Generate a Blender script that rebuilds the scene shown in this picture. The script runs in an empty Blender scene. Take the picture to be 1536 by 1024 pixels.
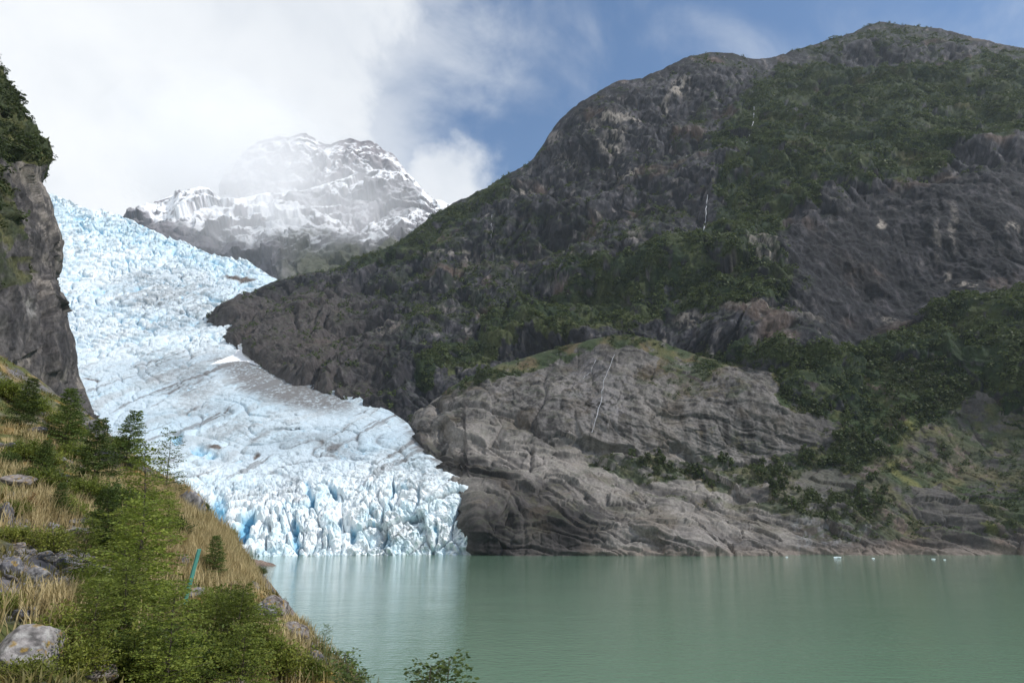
import bpy, math, random
import numpy as np
from mathutils import Vector, Matrix

rng = np.random.default_rng(7)
random.seed(7)
SC = bpy.context.scene
COL = SC.collection
R = math.radians

# ------------------------------------------------------------------ camera model
FOC, CX, CY = 1024.0, 768.0, 512.0
PITCH = R(15.3)
CAMZ = 20.0
CP, SP = math.cos(PITCH), math.sin(PITCH)


def unproj(px, py, Y):
    px, py, Y = np.asarray(px, float), np.asarray(py, float), np.asarray(Y, float)
    u, v = (px - CX) / FOC, (CY - py) / FOC
    dy = CP - SP * v
    dz = SP + CP * v
    return np.stack([u / dy * Y, Y + 0 * u, CAMZ + dz / dy * Y], -1)


def project(p):
    p = np.asarray(p, float)
    x, y, z = p[..., 0], p[..., 1], p[..., 2] - CAMZ
    fwd = y * CP + z * SP
    up = -y * SP + z * CP
    return CX + FOC * x / fwd, CY - FOC * up / fwd


# ------------------------------------------------------------------ numeric helpers
_perm = {}


def _tables(seed):
    if seed not in _perm:
        r = np.random.default_rng(seed + 1000)
        pm = r.permutation(256).astype(np.int32)
        pm = np.concatenate([pm, pm])
        g = r.normal(size=(256, 3)).astype(np.float32)
        g /= np.linalg.norm(g, axis=1, keepdims=True)
        _perm[seed] = (pm, g)
    return _perm[seed]


def perlin(p, seed=0):
    pm, g = _tables(seed)
    p = np.asarray(p, np.float32)
    shp = p.shape[:-1]
    p = p.reshape(-1, 3)
    i = np.floor(p).astype(np.int32)
    f = p - i
    w = f * f * f * (f * (f * 6 - 15) + 10)
    i &= 255
    out = []
    X = [pm[i[:, 0]], pm[(i[:, 0] + 1) & 255]]
    for a in (0, 1):
        for b in (0, 1):
            ab = pm[(X[a] + i[:, 1] + b) & 255]
            for c in (0, 1):
                h = pm[(ab + i[:, 2] + c) & 255]
                gr = g[h]
                out.append(gr[:, 0] * (f[:, 0] - a) + gr[:, 1] * (f[:, 1] - b) + gr[:, 2] * (f[:, 2] - c))
    l = lambda a, b, t: a + (b - a) * t
    x00 = l(out[0], out[4], w[:, 0]); x01 = l(out[1], out[5], w[:, 0])
    x10 = l(out[2], out[6], w[:, 0]); x11 = l(out[3], out[7], w[:, 0])
    y0 = l(x00, x10, w[:, 1]); y1 = l(x01, x11, w[:, 1])
    return (l(y0, y1, w[:, 2]) * 1.6).reshape(shp)


def fbm(p, octv=4, seed=0, gain=0.5, lac=2.03):
    s, a = 0, 1.0
    for k in range(octv):
        s = s + a * perlin(p, seed + k)
        p = p * lac
        a *= gain
    return s


def ridged(p, octv=4, seed=0, gain=0.5, lac=2.03):
    s, a, t = 0, 1.0, 0
    for k in range(octv):
        s = s + a * (1 - 2 * np.abs(perlin(p, seed + k)))
        t += a
        p = p * lac
        a *= gain
    return s / t


def cells(p, seed=0, tilt=1.0):
    """angular blocks: a randomly tilted plane in every Voronoi cell; also the crack distance F2-F1"""
    p = np.asarray(p, np.float32)
    shp = p.shape[:-1]
    p = p.reshape(-1, 3)
    pm, g = _tables(seed)
    r = np.random.default_rng(seed + 5000).random((256, 4)).astype(np.float32)
    i = np.floor(p).astype(np.int32)
    f = p - i
    f1 = np.full(len(p), 9.0, np.float32); f2 = f1.copy()
    val = np.zeros(len(p), np.float32)
    for a in (-1, 0, 1):
        xa = pm[(i[:, 0] + a) & 255]
        for b in (-1, 0, 1):
            xb = pm[(xa + i[:, 1] + b) & 255]
            for c in (-1, 0, 1):
                h = pm[(xb + i[:, 2] + c) & 255]
                rr = r[h]
                d = f - (np.array([a, b, c], np.float32) + rr[:, :3] * 0.9 + 0.05)
                dd = np.sqrt((d * d).sum(1))
                v = (d * g[h]).sum(1) * tilt + rr[:, 3] - 0.5
                m = dd < f1
                f2 = np.where(m, f1, np.minimum(f2, dd))
                val = np.where(m, v, val)
                f1 = np.where(m, dd, f1)
    return val.reshape(shp), (f2 - f1).reshape(shp)


def smooth(a, b, x):
    t = np.clip((x - a) / (b - a), 0, 1)
    return t * t * (3 - 2 * t)


def tps(pts, vals, lam=1e-3):
    pts = np.asarray(pts, float)
    vals = np.asarray(vals, float)
    mu, sc = pts.mean(0), pts.std()
    P = (pts - mu) / sc
    n = len(P)
    U = lambda r2: 0.5 * r2 * np.log(r2 + 1e-12)
    K = U(((P[:, None] - P[None]) ** 2).sum(-1)) + lam * np.eye(n)
    Q = np.hstack([np.ones((n, 1)), P])
    A = np.block([[K, Q], [Q.T, np.zeros((3, 3))]])
    c = np.linalg.solve(A, np.concatenate([vals, np.zeros(3)]))

    def ev(q):
        q = np.asarray(q, float)
        shp = q.shape[:-1]
        q = ((q - mu) / sc).reshape(-1, 2)
        out = np.empty(len(q))
        for s in range(0, len(q), 40000):
            b = q[s:s + 40000]
            out[s:s + 40000] = U(((b[:, None] - P[None]) ** 2).sum(-1)) @ c[:n] + c[n] + b @ c[n + 1:]
        return out.reshape(shp)
    return ev


def inpoly(x, y, poly):
    ins = np.zeros(x.shape, bool)
    n = len(poly)
    for k in range(n):
        x0, y0 = poly[k]
        x1, y1 = poly[(k + 1) % n]
        if y0 == y1:
            continue
        c = ((y0 > y) != (y1 > y)) & (x < (x1 - x0) * (y - y0) / (y1 - y0) + x0)
        ins ^= c
    return ins


def ell(x, y, cx, cy, rx, ry, ang=0):
    """soft ellipse 1 inside -> 0"""
    a = R(ang)
    dx, dy = x - cx, y - cy
    u = (dx * math.cos(a) + dy * math.sin(a)) / rx
    v = (-dx * math.sin(a) + dy * math.cos(a)) / ry
    return smooth(1.0, 0.35, np.sqrt(u * u + v * v))


def mix(a, b, t):
    t = np.asarray(t)[..., None]
    return a * (1 - t) + np.asarray(b, float) * t


def grid_normals(P):
    du = np.gradient(P, axis=1)
    dv = np.gradient(P, axis=0)
    n = np.cross(du, dv)
    n /= np.linalg.norm(n, axis=-1, keepdims=True) + 1e-9
    return n


# ------------------------------------------------------------------ blender helpers
def put(o, parent=None):
    COL.objects.link(o)
    if parent is not None:
        o.parent = parent
    return o


def tag(o, label=None, cat=None, group=None, kind=None):
    if label: o['label'] = label
    if cat: o['category'] = cat
    if group: o['group'] = group
    if kind: o['kind'] = kind
    return o


def mesh_np(name, verts, faces, mat=None, col=None, smoothed=True, fcol=None):
    """faces: int array (n,3) or (n,4)"""
    verts = np.asarray(verts, np.float32).reshape(-1, 3)
    faces = np.asarray(faces, np.int32)
    m = bpy.data.meshes.new(name)
    m.vertices.add(len(verts))
    m.vertices.foreach_set('co', verts.ravel())
    nf, k = faces.shape
    m.loops.add(nf * k)
    m.loops.foreach_set('vertex_index', faces.ravel())
    m.polygons.add(nf)
    m.polygons.foreach_set('loop_start', np.arange(0, nf * k, k, dtype=np.int32))
    m.polygons.foreach_set('loop_total', np.full(nf, k, np.int32))
    if smoothed:
        m.polygons.foreach_set('use_smooth', np.ones(nf, bool))
    if col is not None:
        a = m.color_attributes.new('Col', 'FLOAT_COLOR', 'POINT')
        c = np.ones((len(verts), 4), np.float32)
        c[:, :3] = np.clip(np.asarray(col).reshape(-1, 3), 0.002, 0.95)
        a.data.foreach_set('color', c.ravel())
    m.update(calc_edges=True)
    if mat:
        m.materials.append(mat)
    return m


def grid_faces(nr, nc, flip=False):
    i = np.arange(nr * nc).reshape(nr, nc)
    q = np.stack([i[:-1, :-1], i[:-1, 1:], i[1:, 1:], i[1:, :-1]], -1).reshape(-1, 4)
    return q[:, ::-1] if flip else q


def obj(name, mesh, parent=None):
    return put(bpy.data.objects.new(name, mesh), parent)


# ------------------------------------------------------------------ materials
def newmat(name):
    m = bpy.data.materials.new(name)
    m.use_nodes = True
    nt = m.node_tree
    b = nt.nodes['Principled BSDF']
    return m, nt, b


def rock_mat(name, scale, bump=0.6, dist=1.0, rough=0.9, vary=0.45, stretch=(1, 1, 1)):
    """vertex colour x fine procedural mottling + bump, in object metres"""
    m, nt, b = newmat(name)
    N, L = nt.nodes.new, nt.links.new
    at = N('ShaderNodeVertexColor'); at.layer_name = 'Col'
    tc = N('ShaderNodeTexCoord')
    mp = N('ShaderNodeMapping'); mp.inputs['Scale'].default_value = stretch
    L(tc.outputs['Object'], mp.inputs[0])
    n1 = N('ShaderNodeTexNoise'); n1.inputs['Scale'].default_value = scale
    n1.inputs['Detail'].default_value = 6; n1.inputs['Roughness'].default_value = 0.65
    L(mp.outputs[0], n1.inputs['Vector'])
    mr = N('ShaderNodeMapRange')
    mr.inputs['From Min'].default_value = 0.3; mr.inputs['From Max'].default_value = 0.7
    mr.inputs['To Min'].default_value = 1 - vary; mr.inputs['To Max'].default_value = 1 + vary
    L(n1.outputs['Fac'], mr.inputs['Value'])
    mul = N('ShaderNodeVectorMath'); mul.operation = 'MULTIPLY'
    L(at.outputs['Color'], mul.inputs[0]); L(mr.outputs[0], mul.inputs[1])
    L(mul.outputs[0], b.inputs['Base Color'])
    b.inputs['Roughness'].default_value = rough
    b.inputs['Specular IOR Level'].default_value = 0.25
    n2 = N('ShaderNodeTexNoise'); n2.inputs['Scale'].default_value = scale * 0.6
    n2.inputs['Detail'].default_value = 8; n2.inputs['Roughness'].default_value = 0.7
    L(mp.outputs[0], n2.inputs['Vector'])
    bp = N('ShaderNodeBump'); bp.inputs['Strength'].default_value = bump; bp.inputs['Distance'].default_value = dist
    L(n2.outputs['Fac'], bp.inputs['Height']); L(bp.outputs[0], b.inputs['Normal'])
    return m


def leaf_mat(name, c1, c2, c3=None, trans=0.35):
    """leaf colour varied per leaf (island) and per clump (noise)"""
    m, nt, b = newmat(name)
    N, L = nt.nodes.new, nt.links.new
    geo = N('ShaderNodeNewGeometry')
    oi = N('ShaderNodeObjectInfo')
    tc = N('ShaderNodeTexCoord')
    nz = N('ShaderNodeTexNoise'); nz.inputs['Scale'].default_value = 2.3; nz.inputs['Detail'].default_value = 3
    L(tc.outputs['Object'], nz.inputs['Vector'])
    a = N('ShaderNodeMath'); a.operation = 'ADD'
    L(geo.outputs['Random Per Island'], a.inputs[0]); L(nz.outputs['Fac'], a.inputs[1])
    s = N('ShaderNodeMath'); s.operation = 'MULTIPLY_ADD'; s.inputs[1].default_value = 0.6; s.inputs[2].default_value = -0.1
    L(a.outputs[0], s.inputs[0])
    cr = N('ShaderNodeValToRGB')
    cr.color_ramp.elements[0].color = (*c1, 1); cr.color_ramp.elements[1].color = (*c2, 1)
    cr.color_ramp.elements[0].position = 0.1; cr.color_ramp.elements[1].position = 0.85
    if c3:
        e = cr.color_ramp.elements.new(0.97); e.color = (*c3, 1)
    L(s.outputs[0], cr.inputs[0])
    hs = N('ShaderNodeHueSaturation')
    mr = N('ShaderNodeMapRange'); mr.inputs['To Min'].default_value = 0.7; mr.inputs['To Max'].default_value = 1.25
    L(oi.outputs['Random'], mr.inputs['Value']); L(mr.outputs[0], hs.inputs['Value'])
    L(cr.outputs[0], hs.inputs['Color'])
    L(hs.outputs[0], b.inputs['Base Color'])
    b.inputs['Roughness'].default_value = 0.6
    b.inputs['Specular IOR Level'].default_value = 0.3
    t = N('ShaderNodeBsdfTranslucent'); L(hs.outputs[0], t.inputs['Color'])
    mx = N('ShaderNodeMixShader'); mx.inputs[0].default_value = trans
    L(b.outputs[0], mx.inputs[1]); L(t.outputs[0], mx.inputs[2])
    L(mx.outputs[0], nt.nodes['Material Output'].inputs['Surface'])
    return m


def plain(name, c, rough=0.8, noise=0.0, scale=20.0):
    m, nt, b = newmat(name)
    b.inputs['Roughness'].default_value = rough
    if noise:
        N, L = nt.nodes.new, nt.links.new
        tc = N('ShaderNodeTexCoord')
        nz = N('ShaderNodeTexNoise'); nz.inputs['Scale'].default_value = scale; nz.inputs['Detail'].default_value = 5
        L(tc.outputs['Object'], nz.inputs['Vector'])
        cr = N('ShaderNodeValToRGB')
        cr.color_ramp.elements[0].position = 0.3; cr.color_ramp.elements[1].position = 0.7
        cr.color_ramp.elements[0].color = (*[x * (1 - noise) for x in c], 1)
        cr.color_ramp.elements[1].color = (*[min(1, x * (1 + noise)) for x in c], 1)
        L(nz.outputs['Fac'], cr.inputs[0]); L(cr.outputs[0], b.inputs['Base Color'])
        bp = N('ShaderNodeBump'); bp.inputs['Strength'].default_value = 0.4; bp.inputs['Distance'].default_value = 0.02
        L(nz.outputs['Fac'], bp.inputs['Height']); L(bp.outputs[0], b.inputs['Normal'])
    else:
        b.inputs['Base Color'].default_value = (*c, 1)
    return m


M_ROCK = rock_mat('mountain_rock', 0.22, bump=0.9, dist=3.0, vary=0.45, stretch=(1, 1, 0.55))
M_KNOLL = rock_mat('pale_rock', 0.45, bump=0.5, dist=0.9, vary=0.35)
M_SNOW = rock_mat('snowy_rock', 0.06, bump=0.5, dist=5.0, vary=0.15)
M_CLIFF = rock_mat('cliff_rock', 1.1, bump=0.9, dist=0.5, vary=0.5, stretch=(1, 1, 0.6))
M_GROUND = rock_mat('slope_ground', 6.0, bump=0.8, dist=0.08, vary=0.5)
M_STONE = rock_mat('boulder_stone', 7.0, bump=0.7, dist=0.05, vary=0.45)


def ice_material():
    m = rock_mat('glacier_ice', 0.5, bump=0.85, dist=1.1, rough=0.55, vary=0.10)
    b = m.node_tree.nodes['Principled BSDF']
    b.inputs['Specular IOR Level'].default_value = 0.3
    return m


M_ICE = ice_material()

# ------------------------------------------------------------------ mountain on the far shore (dark cliffs)
SKY_A = np.array([(300, 490), (335, 470), (345, 458), (365, 445), (400, 428), (440, 416), (500, 409), (540, 392), (590, 371), (640, 333),
                  (680, 306), (720, 289), (760, 267), (800, 244), (818, 215), (838, 182), (860, 164), (900, 139), (925, 124), (960, 119),
                  (1000, 104), (1030, 88), (1060, 80), (1090, 82), (1130, 90), (1165, 87), (1200, 75), (1250, 61), (1290, 45), (1320, 34),
                  (1360, 39), (1420, 47), (1470, 61), (1530, 72), (1600, 92), (1700, 120), (1850, 170), (2000, 230), (2150, 300)], float)
BOT_A = np.array([(300, 520), (345, 520), (400, 560), (440, 590), (480, 612), (520, 632), (580, 650), (640, 690), (760, 660), (900, 640),
                  (1100, 660), (1536, 680), (2150, 700)], float)
CTRL_A = [(345, 470, 1150), (345, 500, 1110), (400, 428, 1300), (440, 416, 1350), (500, 409, 1400), (560, 385, 1430), (400, 535, 985), (440, 556, 945),
          (480, 580, 895), (520, 600, 855), (580, 612, 840), (615, 618, 835), (440, 480, 1130), (500, 500, 1090), (560, 500, 1060), (560, 570, 900),
          (640, 330, 1420), (640, 450, 1130), (640, 560, 900), (720, 290, 1420), (800, 245, 1420), (850, 170, 1430), (925, 125, 1430),
          (1060, 80, 1450), (1165, 87, 1520), (1320, 35, 1600), (1530, 72, 1500), (1800, 150, 1250), (2100, 280, 1000), (2100, 600, 620),
          (700, 450, 1090), (800, 400, 1130), (800, 320, 1260), (900, 300, 1240), (900, 210, 1330), (1000, 200, 1340), (1000, 440, 900), (1100, 300, 1060),
          (1200, 200, 1230), (1400, 150, 1280), (1200, 270, 1050), (1300, 300, 980), (1400, 265, 980), (1400, 440, 850), (1530, 260, 950),
          (1530, 440, 800), (1300, 520, 800), (1200, 480, 810), (1100, 480, 810), (1000, 510, 845), (900, 520, 860), (1500, 540, 720),
          (1200, 580, 735), (800, 560, 870), (1000, 620, 830), (1500, 640, 690), (760, 640, 800), (1060, 180, 1330), (1250, 120, 1420)]


def build_mountain():
    nc, nr = 1080, 430
    px = np.linspace(300, 2150, nc)
    # denser columns inside the frame
    px = np.concatenate([np.linspace(300, 1580, 960), np.linspace(1580, 2150, 121)[1:]])
    nc = len(px)
    top = np.interp(px, SKY_A[:, 0], SKY_A[:, 1])
    top = np.convolve(np.pad(top, 4, 'edge'), np.ones(9) / 9, 'valid')
    bot = np.interp(px, BOT_A[:, 0], BOT_A[:, 1])
    t = np.linspace(0, 1, nr)[:, None]
    PX = np.repeat(px[None], nr, 0)
    PY = bot[None] * (1 - t) + top[None] * t
    c = np.array(CTRL_A, float)
    ev = tps(c[:, :2], np.log(c[:, 2]), 2e-3)
    # left prow curves away behind the ice
    Y = np.exp(ev(np.stack([PX, PY], -1)))
    Y = Y + np.clip((352 - PX) / 50, 0, 1) ** 2 * 260
    P = unproj(PX, PY, Y)
    n = grid_normals(P)
    if n[..., 1].mean() > 0:
        n = -n
    fade = (smooth(1.0, 0.9, t) * 0.8 + 0.2) * (0.35 + 0.65 * smooth(0.0, 0.12, t))
    q = P / 1000.0
    # warped coordinates: ribs run down the fall line, ledges dip gently to the right
    w = np.stack([fbm(q * 6, 3, 11), fbm(q * 6, 3, 15), fbm(q * 6, 3, 19)], -1)
    qa = q * [1, 1, 0.28] + w * 0.02
    dip = q[..., 2] + 0.16 * q[..., 0] + 0.03 * w[..., 0]
    qs = np.stack([q[..., 0] * 0.25, q[..., 1] * 0.25, dip], -1)
    big = ridged(qa * 5, 4, 21)
    ribs = ridged(qa * 22, 5, 31, 0.55)
    strata = ridged(qs * 16, 4, 41, 0.55)
    ledge = fbm(qs * 9, 2, 47)
    fine = fbm(q * 60, 4, 51, 0.6)
    k1, e1 = cells(qa * [11, 11, 11] + w * 0.2, 53)
    k2, e2c = cells(qa * [30, 30, 30] + w * 0.4, 55)
    k3, e3c = cells(np.stack([q[..., 0] * 40, q[..., 1] * 40, dip * 75], -1) + w * 0.4, 57)
    gully = ridged(np.stack([q[..., 0] * 15 + w[..., 0], q[..., 1] * 8, q[..., 2] * 2.5], -1), 3, 58)
    flute = ridged(np.stack([q[..., 0] * 60 + w[..., 0], q[..., 1] * 45, q[..., 2] * 6], -1), 4, 59, 0.6)
    d = big * 26 + ribs * 5 + strata * 8 + fine * 2.2 + ledge * 20 + k1 * 8 + k2 * 3.2 + k3 * 3 + flute * 4.0 - 12 * smooth(0.45, 0.95, gully) - 3 * np.exp(-(e1 / 0.05) ** 2)
    bare = inpoly(PX, PY, BARE_A).astype(float)
    kb = np.ones(31) / 31
    for ax in (0, 1):
        bare = np.apply_along_axis(lambda a: np.convolve(np.pad(a, 15, 'edge'), kb, 'valid'), ax, bare)
    d = d * (1 - 0.80 * bare) + bare * (3.5 * fbm(np.stack([q[..., 0] * 30, q[..., 1] * 30, q[..., 2] * 5], -1), 4, 87, 0.6) + 0.8 * k3 + 2.2 * flute)
    P2 = P + n * (d * fade)[..., None]
    # ---- cover
    e = fbm(q * 14, 4, 61) * 20
    e2 = fbm(q * 14, 4, 66) * 20
    x, y = PX + e, PY + e2
    veg = np.zeros(PX.shape)
    for poly, v in VEG_A:
        veg = np.maximum(veg, inpoly(x, y, poly) * v)
    nm = grid_normals(P2)
    if nm[..., 1].mean() > 0:
        nm = -nm
    up = nm[..., 2]
    dens = fbm(q * 40, 4, 71, 0.65)
    ledgeveg = smooth(0.45, 0.75, up + 0.25 * dens) * (1 - 0.8 * inpoly(x, y, BARE_A))
    clump = fbm(q * 16, 3, 74)
    veg = np.clip(veg * smooth(-0.5, 0.1, 0.5 * clump + dens * 1.1 + (up - 0.35) * 1.3 + (veg - 0.55) * 1.8) + 0.30 * ledgeveg * (veg < 0.3), 0, 1)
    # bare rock
    streak = fbm(np.stack([q[..., 0] * 90, q[..., 1] * 90, q[..., 2] * 7], -1), 4, 81, 0.6)
    patch = fbm(q * 9, 4, 91)
    col = np.zeros(P.shape) + np.array([0.019, 0.0188, 0.0240])
    streak = streak + 0.6 * fbm(np.stack([q[..., 0] * 240, q[..., 1] * 240, q[..., 2] * 20], -1), 3, 89, 0.6)
    col = mix(col, (0.066, 0.063, 0.072), smooth(0.0, 0.8, patch * 0.7 + streak * 0.9 + 0.5 * k2))
    col = mix(col, (0.022, 0.021, 0.024), smooth(0.15, 0.75, -streak - patch * 0.4) * 0.8)
    col = mix(col, (0.12, 0.082, 0.062), smooth(0.35, 0.8, fbm(q * 12, 3, 97)) * 0.55)
    st2 = fbm(np.stack([q[..., 0] * 45, q[..., 1] * 45, q[..., 2] * 2.5], -1), 4, 85, 0.65)
    col = mix(col, (0.012, 0.0118, 0.015), bare * smooth(-0.8, 0.1, st2) * 0.92)
    col = mix(col, (0.050, 0.045, 0.048), bare * smooth(0.3, 0.8, -st2) * 0.6)
    pale = np.zeros(PX.shape)
    xs, ys = PX + e * 0.45, PY + e2 * 0.45
    for (cx, cy, rx, ry, an, s) in PALE_A:
        pale = np.maximum(pale, s * ell(xs, ys, cx, cy, rx, ry, an))
    pale *= smooth(-0.35, 0.25, streak + 0.6 * fine)
    col = mix(col, (0.34, 0.30, 0.26), np.clip(pale, 0, 1))
    palest = smooth(0.55, 0.9, fbm(q * [60, 60, 25], 3, 131) + 0.35 * streak) * (1 - smooth(700, 560, PX) * 0.5)
    col = mix(col, (0.24, 0.215, 0.20), palest * 0.5 * (1 - 0.7 * bare))
    # brown rock of the prow beside the ice
    prow = smooth(640, 470, PX) * smooth(430, 470, PY)
    col = mix(col, (0.078, 0.066, 0.062), prow * (0.75 - 0.5 * smooth(-0.2, 0.4, -strata)))
    gcol = mix(np.zeros(P.shape) + np.array([0.015, 0.028, 0.008]), (0.044, 0.055, 0.016), smooth(-0.2, 0.7, fbm(q * 25, 3, 101)))
    gcol = mix(gcol, (0.085, 0.072, 0.032), smooth(0.35, 0.9, fbm(q * 18, 3, 105)) * 0.6 * smooth(420, 250, PY))
    gcol = mix(gcol, (0.075, 0.082, 0.030), inpoly(x, y, [(700, 560), (800, 505), (900, 490), (990, 468), (1000, 490), (900, 520), (760, 548), (640, 610)]) * 0.7)
    col = mix(col, np.zeros(3), veg) + gcol * veg[..., None]
    # ---- back side of the ridge
    nb = 10
    back = []
    cols_b = []
    tp = P2[-1]
    for k in range(1, nb + 1):
        s = k / nb
        away = tp.copy()
        away[:, 1] += 700 * s
        away[:, 0] += 150 * s
        away[:, 2] = tp[:, 2] * (1 - s ** 1.5) - 25 * s
        back.append(away)
        cols_b.append(col[-1])
    V = np.concatenate([P2, np.array(back)], 0)
    Cc = np.concatenate([col, np.array(cols_b)], 0)
    o = obj('mountain', mesh_np('mountain', V, grid_faces(nr + nb, nc), M_ROCK, Cc, smoothed=False))
    tag(o, 'dark forested rock mountain with sheer cliffs rising across the lake', 'mountain', kind='structure')
    return P2, PX, PY, veg, nm


VEG_A = [
    ([(1140, 125), (1220, 100), (1330, 118), (1430, 100), (1600, 90), (1900, 190), (1900, 330), (1536, 225), (1440, 240), (1380, 275), (1300, 305), (1240, 300),
      (1200, 340), (1160, 370), (1110, 400), (1180, 450), (1100, 475), (1000, 470), (960, 490), (850, 520), (760, 545), (640, 600), (620, 590),
      (690, 530), (740, 490), (800, 450), (880, 425), (960, 400), (1040, 360), (1075, 330), (1085, 280), (1130, 250), (1060, 245), (1110, 170)], 0.92),
    ([(500, 410), (560, 383), (640, 330), (720, 285), (760, 262), (775, 300), (720, 330), (690, 370), (640, 395), (560, 425), (510, 430)], 0.85),
    ([(560, 440), (690, 350), (800, 330), (870, 350), (940, 330), (1000, 290), (1030, 330), (960, 400), (860, 430), (790, 450), (730, 500), (640, 560), (590, 560), (610, 500)], 0.46),
    ([(1000, 560), (1130, 535), (1250, 545), (1330, 515), (1440, 475), (1536, 450), (1800, 430), (1900, 700), (900, 700), (980, 600)], 0.95),
    ([(1030, 75), (1110, 75), (1150, 110), (1110, 170), (1060, 240), (990, 290), (960, 280), (1040, 190), (1060, 130)], 0.38),
    ([(1190, 70), (1330, 30), (1480, 60), (1400, 90), (1300, 70), (1220, 95)], 0.5),
    ([(940, 420), (1060, 360), (1180, 400), (1190, 450), (1060, 480)], 0.75),
]
BARE_A = [(1190, 345), (1250, 315), (1330, 300), (1420, 275), (1536, 262), (1900, 380), (1800, 425), (1536, 445), (1440, 470), (1330, 512), (1250, 545), (1190, 470), (1215, 440), (1180, 400)]
PALE_A = [(1018, 140, 20, 28, 20, 0.9), (1000, 170, 8, 22, 30, 0.7), (930, 195, 45, 9, 12, 0.8), (920, 225, 22, 26, 0, 0.6), (895, 200, 14, 10, 0, 0.6), (945, 275, 22, 7, -20, 0.7),
          (1140, 392, 30, 24, 0, 0.85), (1110, 415, 16, 10, 0, 0.6), (1240, 226, 16, 5, 0, 0.9), (1275, 222, 22, 5, 0, 0.6), (1322, 340, 13, 9, 20, 0.95),
          (1455, 435, 26, 6, -5, 0.7), (1420, 420, 12, 10, 0, 0.6), (790, 302, 22, 12, 0, 0.55), (760, 300, 18, 10, 0, 0.45), (655, 395, 40, 7, 0, 0.5), (700, 390, 30, 10, 0, 0.45),
          (960, 370, 18, 22, 10, 0.45), (905, 350, 10, 7, 20, 0.8), (1060, 345, 12, 18, 0, 0.45), (1520, 345, 14, 18, 0, 0.6), (1535, 225, 16, 26, 0, 0.5), (1130, 470, 70, 18, 4, 0.5),
          (1035, 485, 40, 16, 0, 0.5), (1195, 490, 40, 18, 0, 0.4), (1330, 485, 30, 10, 30, 0.4), (1080, 545, 22, 5, 0, 0.8), (995, 520, 14, 8, 0, 0.7), (585, 515, 40, 14, 0, 0.3), (660, 490, 40, 18, 0, 0.3),
          (1125, 190, 8, 22, 0, 0.35), (835, 210, 12, 20, 0, 0.35), (850, 250, 30, 14, 0, 0.3), (1165, 150, 22, 8, 10, 0.4), (1230, 290, 30, 8, 0, 0.35), (1425, 345, 10, 50, 0, 0.35), (1400, 370, 8, 40, 0, 0.25)]

# ------------------------------------------------------------------ pale rock hill and shore in front of the mountain
SKY_B = np.array([(590, 650), (612, 624), (650, 600), (700, 569), (750, 546), (800, 531), (850, 517), (900, 506), (940, 502), (980, 508), (1020, 522),
                  (1060, 538), (1120, 552), (1250, 556), (1400, 540), (1536, 500), (1700, 470), (2100, 440)], float)
BOT_B = np.array([(590, 690), (620, 700), (660, 722), (690, 745), (697, 765), (702, 862), (2100, 862)], float)
CTRL_B = [(600, 640, 770), (612, 640, 750), (650, 602, 790), (700, 570, 800), (800, 531, 800), (900, 502, 795), (960, 487, 790), (1060, 540, 765), (1250, 556, 740),
          (1400, 540, 725), (1536, 500, 720), (2100, 440, 640), (620, 680, 700), (680, 712, 640), (730, 740, 605), (715, 790, 556), (705, 852, 556),
          (750, 852, 556), (900, 852, 558), (1100, 852, 558), (1300, 852, 556), (1536, 852, 550), (2100, 852, 450), (750, 790, 565), (850, 790, 570), (1000, 790, 585), (1200, 790, 590),
          (800, 740, 608), (900, 740, 622), (1000, 730, 640), (700, 660, 680), (800, 680, 655), (900, 690, 668), (1050, 696, 672), (1180, 700, 668), (900, 660, 672), (1050, 660, 676),
          (750, 600, 740), (850, 600, 705), (950, 600, 690), (1050, 600, 690), (1130, 610, 690), (900, 540, 745), (1200, 640, 690), (1300, 700, 655), (1300, 780, 600), (1300, 620, 700),
          (1400, 700, 650), (1400, 620, 680), (1500, 700, 630), (1500, 620, 665), (1500, 780, 590), (1450, 800, 582)]
VEG_B = [
    ([(1150, 560), (1250, 545), (1400, 525), (1536, 480), (2100, 400), (2100, 660), (1536, 560), (1490, 570), (1400, 630), (1340, 680), (1270, 700), (1230, 680), (1260, 640), (1180, 610)], 0.92),
    ([(640, 596), (760, 525), (900, 480), (990, 470), (1060, 520), (1120, 545), (1090, 562), (1000, 535), (940, 520), (900, 518), (800, 546), (735, 580), (690, 590)], 0.85),
    ([(985, 530), (1060, 535), (1100, 560), (1060, 572), (1000, 560)], 0.7),
    ([(1040, 640), (1160, 655), (1180, 690), (1090, 670)], 0.45),
    ([(660, 575), (760, 555), (700, 600)], 0.4),
    ([(870, 682), (960, 684), (1060, 688), (1150, 694), (1230, 672), (1240, 700), (1180, 728), (1060, 730), (960, 712), (890, 700)], 0.75),
    ([(1130, 760), (1200, 700), (1260, 692), (1320, 712), (1345, 760), (1300, 790), (1220, 780)], 0.6),
    ([(1390, 640), (1536, 590), (2100, 560), (2100, 690), (1536, 660), (1460, 665), (1400, 690)], 0.7),
    ([(1420, 745), (1536, 752), (2100, 740), (2100, 842), (1536, 815), (1450, 780)], 0.75),
    ([(1160, 680), (1230, 660), (1270, 690), (1220, 700)], 0.8),
    ([(960, 545), (1050, 575), (1120, 580), (1100, 605), (1020, 590), (960, 570)], 0.4),
    ([(900, 735), (1010, 735), (1150, 760), (1120, 775), (1000, 752)], 0.45),
    ([(1300, 700), (1400, 690), (1450, 740), (1340, 735)], 0.8),
    ([(1230, 730), (1340, 725), (1420, 790), (1330, 812), (1240, 790)], 0.62),
    ([(1270, 640), (1400, 600), (1536, 640), (1536, 730), (1440, 735), (1300, 690)], 0.6),
]


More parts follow.
